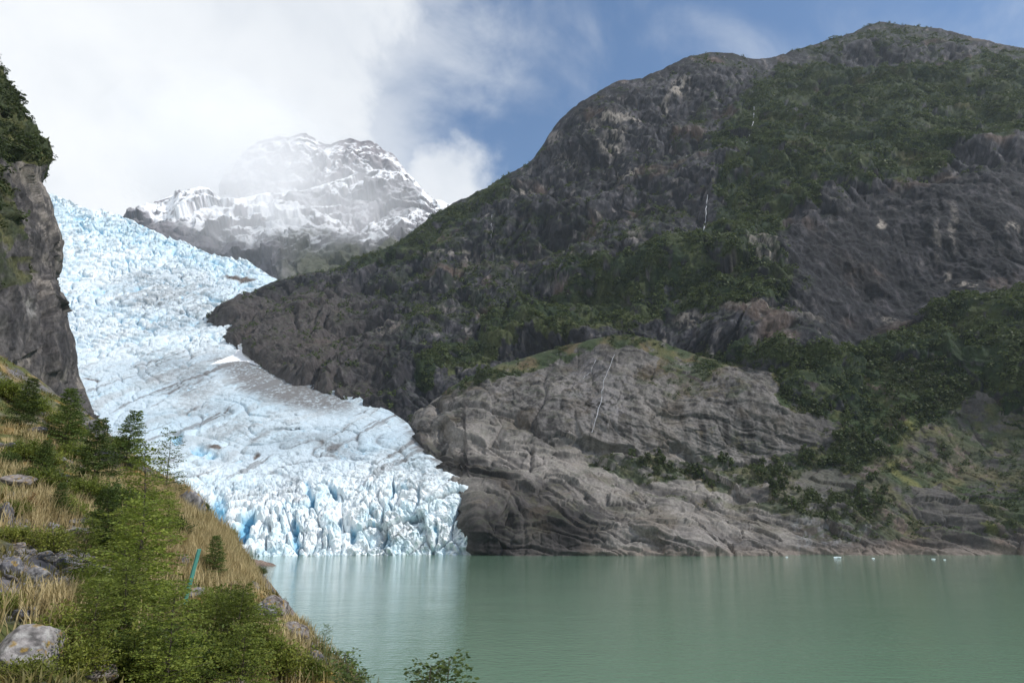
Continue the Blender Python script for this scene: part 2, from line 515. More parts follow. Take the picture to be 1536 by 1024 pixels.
def build_knoll():
    px = np.concatenate([np.linspace(607, 1570, 880), np.linspace(1570, 2100, 90)[1:]])
    nc, nr = len(px), 330
    top = np.interp(px, SKY_B[:, 0], SKY_B[:, 1])
    top = np.convolve(np.pad(top, 5, 'edge'), np.ones(11) / 11, 'valid')
    bot = np.interp(px, BOT_B[:, 0], BOT_B[:, 1])
    t = np.linspace(0, 1, nr)[:, None]
    PX = np.repeat(px[None], nr, 0)
    PY = bot[None] * (1 - t) + top[None] * t
    c = np.array(CTRL_B, float)
    Y = np.exp(tps(c[:, :2], np.log(c[:, 2]), 1e-3)(np.stack([PX, PY], -1)))
    Y = Y + np.clip((640 - PX) / 34, 0, 1) ** 2 * 45
    # the snout bulges over the ice, its left side turns away
    Y = Y + np.clip((720 - PX) / 20, 0, 2) ** 2 * 34 * smooth(738, 762, PY)
    P = unproj(PX, PY, Y)
    n = grid_normals(P)
    if n[..., 1].mean() > 0:
        n = -n
    q = P / 1000.0
    w = np.stack([fbm(q * 10, 3, 211), fbm(q * 10, 3, 215), fbm(q * 10, 3, 219)], -1)
    dip = q[..., 2] + 0.36 * q[..., 0] + 0.016 * w[..., 0]
    qs = np.stack([q[..., 0] * 0.15, q[..., 1] * 0.15, dip], -1)
    qa = q * [1, 1, 0.25] + w * 0.008
    strata = ridged(qs * 34, 4, 221, 0.6)
    steps = fbm(qs * 14, 2, 226)
    ribs = ridged(qa * 40, 4, 231, 0.55)
    big = fbm(q * 8, 3, 241)
    fine = fbm(q * 110, 4, 251, 0.6)
    low = smooth(640, 720, PY + 0.16 * (900 - PX))
    wall = (1 - low) * smooth(1250, 1150, PX)
    kb1, eb1 = cells(np.stack([q[..., 0] * 18, q[..., 1] * 18, dip * 30], -1) + w * 0.3, 255)
    kb2, eb2 = cells(np.stack([q[..., 0] * 45, q[..., 1] * 45, dip * 110], -1) + w * 0.5, 257)
    kb3, eb3 = cells(qa * 90 + w * 0.5, 259)
    d = big * 11 + strata * (2.5 + 7.5 * low) + steps * (4 + 10 * low) + ribs * (1.2 + 0.6 * wall) + fine * 0.6 + kb1 * (2.5 + 1.5 * low) + kb2 * (1.2 + 1.2 * low) + kb3 * 0.7 - 0.9 * np.exp(-(eb1 / 0.04) ** 2) - 0.4 * np.exp(-(eb2 / 0.05) ** 2) + cells(P / 3.0, 299)[0] * 0.3
    # undercut joint below the big wall and two open fissures
    jy = np.interp(PX, [610, 660, 720, 800, 850, 900, 1000, 1150], [615, 622, 632, 642, 660, 678, 684, 690])
    joint = np.exp(-((PY - jy + 3 * w[..., 1] * 10) / 5.0) ** 2) * smooth(1170, 1120, PX) * (0.6 + 0.8 * np.abs(w[..., 0]))
    jy2 = np.interp(PX, [600, 660, 730, 800], [655, 690, 706, 722])
    joint += 0.7 * np.exp(-((PY - jy2) / 4.0) ** 2) * smooth(810, 770, PX)
    fx = np.interp(PY, [550, 660], [828, 806]) + 5 * w[..., 0] * 4
    fiss = np.exp(-((PX - fx) / 3.5) ** 2) * smooth(545, 560, PY) * smooth(668, 650, PY)
    fx2 = np.interp(PY, [670, 720], [797, 794]) + 6 * w[..., 0]
    fiss += np.exp(-((PX - fx2) / 3.0) ** 2) * smooth(668, 675, PY) * smooth(722, 715, PY)
    fx3 = np.interp(PY, [740, 830], [772, 788]) + 12 * w[..., 0]
    fiss += 0.3 * np.exp(-((PX - fx3) / 4.0) ** 2) * smooth(735, 750, PY)
    d = d - joint * 9 - fiss * 4
    d = d * (0.35 + 0.65 * smooth(1.0, 0.95, t))
    P2 = P + n * d[..., None]
    nm = grid_normals(P2)
    if nm[..., 1].mean() > 0:
        nm = -nm
    up = nm[..., 2]
    e, e2 = fbm(q * 24, 4, 261) * 15, fbm(q * 24, 4, 266) * 15
    x, y = PX + e, PY + e2
    dens = fbm(q * 70, 4, 271, 0.65)
    veg = np.zeros(PX.shape)
    for poly, v in VEG_B:
        veg = np.maximum(veg, inpoly(x, y, poly) * v)
    right = smooth(1180, 1300, PX)
    ledge = smooth(0.62, 0.9, up + 0.3 * dens) * (0.25 + 0.75 * right) * smooth(826, 800, PY)
    veg = np.clip(veg * smooth(-0.5, 0.1, dens + (up - 0.5) + (veg - 0.55) * 1.5) + ledge * (veg < 0.3), 0, 1)
    streak = fbm(np.stack([q[..., 0] * 120, q[..., 1] * 120, q[..., 2] * 7], -1), 4, 281, 0.65) * 1.25
    patch = fbm(q * 16, 4, 291)
    col = np.zeros(P.shape) + np.array([0.118, 0.106, 0.100])
    col = mix(col, (0.235, 0.208, 0.19), smooth(-0.1, 0.8, patch + 0.6 * strata * low + 0.4 * streak * wall))
    col = mix(col, (0.26, 0.24, 0.25), ell(x, y, 895, 585, 75, 85, -30) * 0.7 * smooth(-0.5, 0.3, streak))
    col = mix(col, (0.235, 0.215, 0.205), smooth(0.0, 0.6, streak) * 0.55 * wall)
    col = mix(col, (0.038, 0.033, 0.032), smooth(0.05, 0.5, -streak) * 0.85 * wall * smooth(560, 600, PY + 0.2 * (PX - 700)))
    strd = ridged(qs * 120, 4, 295, 0.7) + 0.35 * kb2
    col = mix(col, (0.046, 0.042, 0.042), smooth(0.05, 0.4, -strd) * (0.25 + 0.65 * low))
    col = mix(col, (0.37, 0.33, 0.295), smooth(0.25, 0.7, strd + 0.45 * patch) * (0.3 + 0.6 * low) * smooth(1300, 1150, PX))
    # darker snout and dark band along the ice margin
    dk = np.maximum(ell(x, y, 785, 812, 165, 88, 0), smooth(40, 8, np.abs(y - np.interp(x, [600, 640, 700, 760, 860], [650, 690, 715, 745, 780]))) * smooth(880, 780, PX) * 0.9)
    col = mix(col, (0.034, 0.029, 0.029), dk * (0.82 + 0.18 * smooth(0.3, -0.3, patch)))
    col = mix(col, (0.105, 0.075, 0.045), smooth(0.2, 0.8, fbm(q * 20, 3, 301)) * 0.45)
    # ledges of the right-hand shore
    col = mix(col, (0.085, 0.075, 0.073), right * 0.55)
    col = mix(col, (0.23, 0.165, 0.13), right * smooth(0.1, 0.7, fbm(q * 22, 3, 305) + 0.25 * strd) * 0.7)
    scree = inpoly(x, y, [(1350, 735), (1400, 732), (1440, 755), (1500, 795), (1440, 800), (1385, 790)]) + inpoly(x, y, [(1215, 705), (1262, 690), (1285, 730), (1240, 760), (1200, 740)]) * 0.6
    col = mix(col, (0.125, 0.112, 0.105), np.clip(scree, 0, 1) * 0.9)
    col = mix(col, (0.30, 0.29, 0.29), inpoly(x, y, [(1180, 770), (1250, 750), (1300, 790), (1290, 825), (1190, 830)]) * smooth(0.0, 0.6, streak) * 0.7)
    # pale tide line just above the water
    wl = smooth(9, 1.5, P2[..., 2]) * smooth(860, 940, PX)
    col = mix(col, (0.27, 0.22, 0.18), wl * 0.75)
    col = col * np.array([0.63, 0.645, 0.66])
    gcol = mix(np.zeros(P.shape) + np.array([0.026, 0.046, 0.012]), (0.080, 0.080, 0.026), smooth(-0.2, 0.7, fbm(q * 40, 3, 311)))
    gcol = mix(gcol, (0.110, 0.076, 0.036), smooth(0.0, 0.6, fbm(q * 34, 3, 315)) * smooth(1250, 1100, PX) * 0.8)
    stripes = smooth(16, 5, np.abs(x - np.interp(y, [640, 700, 760, 810], [1380, 1340, 1380, 1500]))) * smooth(680, 700, PY) * smooth(812, 800, PY) + ell(x, y, 1375, 640, 18, 14)
    gcol = mix(gcol, (0.15, 0.15, 0.04), np.clip(stripes, 0, 1) * 0.7)
    veg = np.clip(np.maximum(veg, stripes * 0.8) * (1 - 0.9 * np.clip(scree, 0, 1)), 0, 1)
    col = mix(col, np.zeros(3), veg) + gcol * veg[..., None]
    skirt = P2[:1].copy(); skirt[..., 2] = -30
    P3, col3 = np.concatenate([skirt, P2], 0), np.concatenate([col[:1], col], 0)
    nb, back, cb = 8, [], []
    tp = P2[-1]
    for k in range(1, nb + 1):
        s = k / nb
        a = tp.copy()
        a[:, 1] += 130 * s
        a[:, 2] = tp[:, 2] - 150 * s ** 1.6
        back.append(a); cb.append(col[-1])
    V = np.concatenate([P3, np.array(back)], 0)
    o = obj('rock_hill', mesh_np('rock_hill', V, grid_faces(nr + 1 + nb, nc), M_KNOLL, np.concatenate([col3, np.array(cb)], 0), smoothed=False))
    tag(o, 'pale ice-smoothed rock hill and shore between the glacier front and the lake', 'hill', kind='structure')
    return P2, PX, PY, veg, nm


# ------------------------------------------------------------------ glacier
SKY_C = np.array([(-250, 200), (-100, 245), (20, 272), (75, 290), (100, 300), (120, 309), (140, 318), (152, 314), (165, 319), (190, 328), (215, 338), (240, 352), (270, 362), (300, 374), (330, 386),
                  (352, 388), (375, 394), (400, 411), (418, 420), (450, 505), (500, 568), (550, 602), (585, 616), (612, 634), (640, 678), (690, 708), (740, 742), (770, 770)], float)
GY = np.array([(200, 2300), (250, 2120), (300, 1900), (340, 1720), (380, 1540), (420, 1380), (460, 1235), (500, 1090), (540, 975), (580, 872), (620, 785), (660, 706),
               (700, 640), (720, 613), (740, 594), (760, 582), (790, 569), (835, 557), (850, 556)], float)


def build_glacier():
    px = np.concatenate([np.linspace(-250, 40, 100)[:-1], np.linspace(40, 770, 960)])
    nc, nr = len(px), 640
    top = np.interp(px, SKY_C[:, 0], SKY_C[:, 1])
    top = np.convolve(np.pad(top, 3, 'edge'), np.ones(7) / 7, 'valid')
    t = np.linspace(0, 1, nr)[:, None]
    PX = np.repeat(px[None], nr, 0)
    PY = 850 * (1 - t) + top[None] * t
    # the calving face is an uneven line in plan, with the ice rising to the left
    yy = PY + 14 * np.sin(PX / 95.0) * smooth(600, 760, PY) * smooth(840, 800, PY) - 24 * smooth(500, 300, PX) * smooth(840, 790, PY) * smooth(560, 700, PY)
    Y = np.interp(yy.ravel(), GY[:, 0], GY[:, 1]).reshape(yy.shape)
    k = np.ones(15) / 15
    Y = np.apply_along_axis(lambda a: np.convolve(np.pad(a, 7, 'edge'), k, 'valid'), 0, Y)
    Y = Y - 22 * smooth(560, 440, PX) * smooth(700, 835, PY)
    # right margin turns back to meet the rock
    edge = np.interp(PY, [418, 455, 500, 560, 605, 625, 672, 708, 742, 770, 850], [420, 470, 470, 505, 590, 618, 645, 695, 742, 734, 734])
    Y = Y + np.clip((PX - edge + 30) / 30, 0, 3) ** 2 * 16
    P = unproj(PX, PY, Y)
    n = grid_normals(P)
    if n[..., 1].mean() > 0:
        n = -n
    x, y, z = P[..., 0], P[..., 1], P[..., 2]
    w1, w2 = fbm(P / 140, 3, 401), fbm(P / 140, 3, 405)
    face = smooth(690, 770, PY + 14 * w1)            # steep front
    smoothz = np.maximum(ell(PX + 25 * w1, PY + 18 * w2, 410, 575, 120, 48, 15), ell(PX, PY, 560, 625, 110, 26, 18) * 0.4)
    smoothz = np.maximum(smoothz, inpoly(PX + 10 * w1, PY + 6 * w2, [(318, 546), (350, 530), (362, 508), (358, 500), (385, 512), (440, 552), (400, 548)]) * 1.0)
    icefall = smooth(560, 480, PY)
    hi = smooth(420, 330, PY)
    # surface coordinates: along flow / across flow
    fl = (y + 0.55 * x)
    ac = (x - 0.55 * y)
    # crevasse fields
    c1 = np.abs(perlin(np.stack([fl / 34 + w1 * 1.1, ac / 95 + w2, z / 200], -1), 411))
    c2 = np.abs(perlin(np.stack([fl / 60 + w2 * 0.9, ac / 36 + w1, z / 200], -1), 415))
    c3 = np.abs(perlin(np.stack([fl / 15 + w1, ac / 32 - w2, z / 60], -1), 417))
    c4 = np.abs(perlin(np.stack([x / 17 + w1 * 1.2, y / 40, z / 46 + w2], -1), 421))       # vertical cracks of the face
    c5 = np.abs(perlin(np.stack([x / 8 + z / 40 + w2, y / 20, z / 18], -1), 425))
    cr = lambda c, s: np.exp(-(c / s) ** 1.3)
    lumps = fbm(P / 26, 4, 431, 0.55)
    fine = fbm(P / 8, 4, 437, 0.6)
    up_amt = (1 - face) * (1 - 0.93 * smoothz)
    crev = (cr(c1, 0.075) * 9 + cr(c2, 0.06) * 5 * (0.3 + icefall) + cr(c3, 0.09) * 3.5) * up_amt * (0.55 + 0.85 * icefall + 0.6 * hi)
    crev_f = (cr(c4, 0.10) * 10 + cr(c5, 0.10) * 3.5) * face
    block = (ridged(P / 45, 3, 441) * 8 + lumps * 6) * (0.3 + 0.7 * face + 0.6 * icefall + 0.5 * hi) * (1 - 0.9 * smoothz)
    cav = np.zeros(PX.shape)
    for (cx, cy, rx, ry, an, s) in [(362, 780, 13, 34, 25, 14), (440, 795, 10, 40, -4, 9), (466, 735, 8, 20, -20, 10), (515, 775, 6, 18, 10, 8), (594, 740, 4, 34, 4, 9), (628, 745, 4, 30, 14, 7), (500, 730, 5, 16, -20, 7), (585, 812, 10, 20, 0, 7),
                                    (320, 770, 18, 34, 30, 12), (300, 670, 14, 14, 40, 8), (270, 655, 12, 14, 40, 8), (320, 680, 12, 12, 30, 7), (530, 800, 7, 22, 0, 7), (655, 800, 4, 26, 0, 6), (690, 760, 5, 18, 10, 6), (420, 760, 5, 30, 18, 7)]:
        cav = np.maximum(cav, ell(PX + 9 * w1 + 6 * lumps, PY + 12 * w2, cx, cy, rx, ry, an) * s)
    W3 = np.stack([w1, w2, w1 - w2], -1)
    g1, f1 = cells(np.stack([fl / 24, ac / 34, z / 30], -1) + W3 * 0.9, 481)
    g2, f2 = cells(np.stack([fl / 9.5, ac / 13, z / 11], -1) + W3 * 1.3, 483)
    g3, f3 = cells(P / 4.6 + W3 * 1.5, 485)
    mid = smooth(505, 560, PY + 25 * w1) * smooth(725, 665, PY + 20 * w2)
    amt = (1 - 0.95 * smoothz) * (1 - 0.68 * mid) * (0.6 + 0.4 * np.maximum(face, smooth(-0.3, 0.4, w1))) * (1 - 0.52 * (1 - face))
    g0, f0 = cells(np.stack([x / 21, y / 24, z / 40], -1) + W3 * 1.2, 487)
    g4, f4 = cells(np.stack([x / 7, y / 9, z / 16], -1) + W3 * 1.6, 489)
    rough = smooth(-0.45, 0.5, perlin(P / 60, 491) + 0.4 * w2)
    block = g1 * (4 + 1.5 * icefall) * amt * (1 - 0.75 * face) + (g0 * 6.0 + g4 * 3.2 * (0.5 + 0.5 * rough)) * face + g2 * (2.6 - 0.4 * icefall) * amt * (1 - 0.75 * face) * (0.35 + 0.65 * rough) + g3 * (1.9 - 0.5 * icefall) * amt * (0.4 + 0.6 * rough) + lumps * (2.0 + 3 * icefall * (1 - rough)) * amt * (1 - 0.7 * face) + cells(P / 2.3 + W3 * 2, 493)[0] * 0.8 * amt + ridged(np.stack([x / 5 + w1, y / 9, z / 22], -1), 3, 495) * 1.5 * face
    gap = np.exp(-(f1 / 0.10) ** 1.5) * (1 - face) * amt * (0.35 + 0.65 * icefall) + np.exp(-(f0 / 0.07) ** 1.5) * face * 0.75
    d = block - 0.6 * crev - 0.45 * crev_f - 5.5 * gap - 0.8 * cav + fine * (0.9 + 0.8 * hi) * (1 - 0.6 * smoothz)
    tooth = smooth(0.9, 1.0, t)
    d = d + tooth * smooth(430, 380, PX) * (ridged(P / 40, 3, 447) * 10)
    edgef = smooth(4, 45, edge - PX) * 0.85 + 0.15
    P2 = P + n * (d * edgef)[..., None]
    # ---- colour: clean firn white, dense blue ice in the crevasses, rock dust
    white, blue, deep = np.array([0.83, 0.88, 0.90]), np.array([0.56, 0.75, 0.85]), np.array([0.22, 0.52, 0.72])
    bl = smooth(-0.2, 0.8, fbm(P / 75, 3, 451)) * 0.55 + 0.15
    bl = np.maximum(bl, 0.85 * smooth(28, 6, np.abs(PY - np.interp(PX, [60, 120, 200, 260, 330, 400], [300, 335, 352, 372, 398, 430])) + 8 * lumps))
    bl = np.clip(bl + 0.35 * ell(PX, PY, 280, 665, 100, 40, 30) - 0.35 * face, 0, 1)
    col = np.zeros(P.shape) + white
    col = mix(col, (0.36, 0.44, 0.49), mid * (0.55 + 0.3 * smooth(-0.3, 0.4, w2)))
    col = mix(col, blue, bl * (0.55 + 0.45 * smooth(-0.4, 0.4, fine)))
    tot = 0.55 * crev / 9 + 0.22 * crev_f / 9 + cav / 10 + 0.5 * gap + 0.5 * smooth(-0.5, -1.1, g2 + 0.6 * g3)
    flow = fbm(np.stack([ac / 55 + w1 * 0.7, fl / 700, z / 1500], -1), 4, 465, 0.6)
    body = (1 - face) * smooth(0, 1, 0.6 + 0 * face)
    col = mix(col, (0.44, 0.54, 0.62), body * np.clip(0.35 + 0.6 * smooth(-0.3, 0.5, flow), 0, 1) * (0.45 + 0.4 * smooth(330, 420, PY)))
    col = mix(col, (0.30, 0.29, 0.285), body * smooth(0.1, 0.7, -flow + 0.5 * fine) * smooth(400, 470, PY) * 0.6)
    col = mix(col, (0.60, 0.80, 0.88), face * smooth(-0.1, 0.6, fbm(P / 22, 4, 467, 0.6)) * 0.6)
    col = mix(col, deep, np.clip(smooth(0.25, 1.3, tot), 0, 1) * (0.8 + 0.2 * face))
    streakd = fbm(np.stack([ac / 14 + w1, fl / 160, z / 300], -1), 4, 461, 0.6)
    dirt = np.zeros(PX.shape)
    dirt = np.maximum(dirt, ell(PX + 22 * w1, PY + 14 * w2, 415, 575, 105, 36, 14) * 1.0)
    dirt = np.maximum(dirt, ell(PX + 22 * w1, PY + 14 * w2, 270, 560, 110, 40, 14) * 0.5)
    dirt = np.maximum(dirt, ell(PX + 30 * w1, PY + 20 * w2, 400, 650, 200, 24, 16) * 0.42)
    dirt = np.maximum(dirt, ell(PX + 30 * w1, PY + 20 * w2, 260, 450, 130, 60, 10) * 0.55)
    dirt = np.maximum(dirt, smooth(34, 8, np.abs(PX - edge)) * smooth(600, 640, PY) * smooth(745, 700, PY) * 1.0)
    dirt = dirt * smooth(-0.7, 0.35, streakd + 0.5 * fine + 0.45 * g3 + 0.3 * g2)
    grain = fbm(P / 5, 3, 475, 0.7)
    dirt = np.maximum(dirt, np.maximum(ell(PX + 10 * w1, PY + 6 * w2, 400, 562, 118, 34, 16), ell(PX + 10 * w1, PY + 6 * w2, 445, 590, 120, 30, 13)) * smooth(-1.1, 0.2, grain) * 1.1)
    dirt = np.maximum(dirt, ell(PX + 30 * w1, PY + 16 * w2, 270, 560, 90, 34, 20) * smooth(-0.5, 0.4, grain + 0.6 * streakd) * 0.6)
    dirt += 0.75 * smooth(0.42, 0.8, streakd) * (1 - face) * smooth(480, 560, PY)
    dirt += 0.8 * cr(c1, 0.05) * (1 - face) * smooth(600, 640, PY) * smooth(0.1, 0.5, w2)
    dirt += 0.35 * smooth(0.5, 0.9, fbm(P / 18, 3, 471))
    sn = inpoly(PX + 6 * w1, PY + 5 * w2, [(318, 546), (350, 530), (365, 508), (360, 500), (385, 512), (440, 552), (400, 548), (370, 540)])
    dirt = dirt * (1 - sn)
    col = mix(col, (0.84, 0.86, 0.88), sn)
    col = mix(col, (0.120, 0.108, 0.102), np.clip(dirt, 0, 1) * 0.88)
    for (cx, cy, rx, ry, an) in [(358, 417, 32, 5, 8), (372, 421, 18, 4, 0), (325, 668, 20, 3.5, 6), (385, 682, 9, 6, -30), (136, 566, 18, 2.5, 8)]:
        col = mix(col, (0.13, 0.105, 0.09), ell(PX + 7 * w1, PY + 4 * w2, cx, cy, rx, ry, an))
    nb, back, cb = 6, [], []
    tp = P2[-1]
    for kk in range(1, nb + 1):
        s = kk / nb
        a = tp.copy(); a[:, 1] += 160 * s; a[:, 2] -= 60 * s ** 2
        back.append(a); cb.append(col[-1])
    V = np.concatenate([P2, np.array(back)], 0)
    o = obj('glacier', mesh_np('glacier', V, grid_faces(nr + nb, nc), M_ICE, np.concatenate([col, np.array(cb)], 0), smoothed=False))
    tag(o, 'blue and white crevassed glacier tongue descending into the lake', 'glacier', kind='structure')
    return P2, PX, PY


# ------------------------------------------------------------------ snowy mountain far behind
def far_surface(name, label, sky, bot_y, Ytop, Ybot, x0, x1, nc, nr, seed, snowfun, amp):
    sky = np.array(sky, float)
    px = np.linspace(x0, x1, nc)
    top = np.interp(px, sky[:, 0], sky[:, 1])
    t = np.linspace(0, 1, nr)[:, None]
    PX = np.repeat(px[None], nr, 0)
    PY = bot_y * (1 - t) + top[None] * t
    Y = Ybot + (Ytop - Ybot) * smooth(bot_y, 210, PY) + 0 * PX
    P = unproj(PX, PY, Y)
    n = grid_normals(P)
    if n[..., 1].mean() > 0:
        n = -n
    q = P / 1000
    w = np.stack([fbm(q * 3, 3, seed), fbm(q * 3, 3, seed + 4), fbm(q * 3, 3, seed + 8)], -1)
    r1 = ridged(q * [2.2, 2.2, 1.2] + w * 0.12, 5, seed + 12, 0.55)
    r2 = ridged(q * [9, 9, 3.5] + w * 0.3, 4, seed + 18, 0.55)
    f = fbm(q * 30, 4, seed + 24, 0.6)
    k1, e1 = cells(q * [5, 5, 3.2] + w * 0.5, seed + 30)
    k2, e2 = cells(q * [14, 14, 9] + w * 0.8, seed + 32)
    d = (r1 * 120 + r2 * 26 + f * 9 + k1 * 75 + k2 * 26) * amp
    d = d * (0.25 + 0.75 * smooth(1.0, 0.85, t))
    P2 = P + n * d[..., None]
    nm = grid_normals(P2)
    if nm[..., 1].mean() > 0:
        nm = -nm
    col = snowfun(PX, PY, q, nm, r2, f, seed)
    nb, back, cb = 6, [], []
    tp = P2[-1]
    for kk in range(1, nb + 1):
        s = kk / nb
        a = tp.copy(); a[:, 1] += 900 * s; a[:, 2] -= 900 * s ** 1.4
        back.append(a); cb.append(col[-1])
    V = np.concatenate([P2, np.array(back)], 0)
    o = obj(name, mesh_np(name, V, grid_faces(nr + nb, nc), M_SNOW, np.concatenate([col, np.array(cb)], 0)))
    tag(o, label, 'mountain', kind='structure')
    return P2


def snow_summit(PX, PY, q, nm, r2, f, seed):
    up = nm[..., 2]
    s = smooth(0.42, 0.72, up + 0.28 * f + 0.12 * r2 + 0.12 * smooth(560, 400, PX))
    s = np.clip(s + 0.35 * smooth(270, 300, PY) * smooth(480, 420, PX), 0, 1)
    col = np.zeros(PX.shape + (3,)) + np.array([0.27, 0.25, 0.26])
    col = mix(col, (0.17, 0.16, 0.17), smooth(0, 0.6, f))
    return mix(col, (0.84, 0.85, 0.87), s)


def snow_front(PX, PY, q, nm, r2, f, seed):
    up = nm[..., 2]
    e, e2 = 16 * fbm(q * 6, 3, seed + 60), 16 * fbm(q * 6, 3, seed + 64)
    x, y = PX + e, PY + e2
    line = np.interp(PX, [180, 230, 280, 330, 400, 450, 520, 560, 620, 700], [340, 342, 352, 368, 388, 388, 372, 378, 368, 340])
    lvl = smooth(16, -22, y - line)
    s = lvl * smooth(0.36, 0.62, up + 0.35 * f + 0.18 * r2)
    bowl = inpoly(x, y, [(360, 285), (470, 290), (480, 300), (410, 318), (440, 345), (468, 352), (470, 365), (430, 378), (405, 372), (385, 330)])
    s = np.maximum(s, bowl * (0.8 + 0.3 * smooth(-0.3, 0.3, f)))
    s = np.maximum(s, inpoly(x, y, [(200, 325), (300, 280), (330, 300), (380, 310), (345, 352), (290, 342), (225, 338)]) * smooth(-0.55, 0.05, f + 0.5 * (up - 0.45)))
    rockface = inpoly(x, y, [(400, 300), (480, 290), (500, 320), (480, 350), (430, 330)]) + inpoly(x, y, [(540, 300), (640, 285), (640, 320), (560, 350), (500, 345)])
    s = np.clip(s * (1 - 0.65 * rockface), 0, 1)
    s = np.maximum(s, ell(x, y, 550, 374, 26, 5, -12) * 0.9)
    col = np.zeros(PX.shape + (3,)) + np.array([0.21, 0.20, 0.215])
    col = mix(col, (0.12, 0.117, 0.125), smooth(-0.1, 0.5, f))
    g = smooth(370, 395, y) * smooth(400, 470, PX)
    col = mix(col, (0.055, 0.062, 0.028), g * 0.8)
    return mix(col, (0.85, 0.86, 0.88), s)


def build_far():
    far_surface('snowy_summit', 'snow-dusted rocky summit half hidden in white mist behind the glacier',
                [(200, 400), (300, 330), (335, 280), (355, 244), (370, 228), (388, 213), (420, 206), (438, 208), (455, 203), (470, 207), (482, 216), (497, 221), (510, 214), (525, 209), (542, 214), (552, 212), (566, 217), (575, 226), (590, 233), (604, 252), (615, 266), (640, 292), (700, 350), (760, 400)],
                430, 3900, 3300, 200, 760, 330, 170, 501, snow_summit, 0.8)
    far_surface('snowy_mountain', 'grey rock mountain with patchy snow above the upper glacier',
                [(100, 360), (150, 340), (190, 327), (215, 318), (250, 299), (285, 288), (300, 284), (315, 287), (332, 300), (350, 303), (380, 294), (420, 292), (450, 289), (480, 283), (505, 274), (540, 262), (570, 257), (600, 262), (625, 275), (640, 296), (665, 306), (700, 318), (780, 340)],
                450, 3100, 2250, 100, 780, 480, 190, 551, snow_front, 0.62)


# ------------------------------------------------------------------ cliff on the near left
CLIFF_E = np.array([(-200, -330), (-100, -230), (0, -90), (60, -40), (112, 0), (125, 20), (160, 45), (190, 60), (215, 80), (235, 86), (252, 78), (268, 68), (292, 64), (310, 68), (330, 75),
                    (350, 84), (380, 88), (410, 87), (440, 95), (470, 106), (510, 112), (560, 118), (610, 125), (660, 140), (760, 160)], float)   # (py, px)


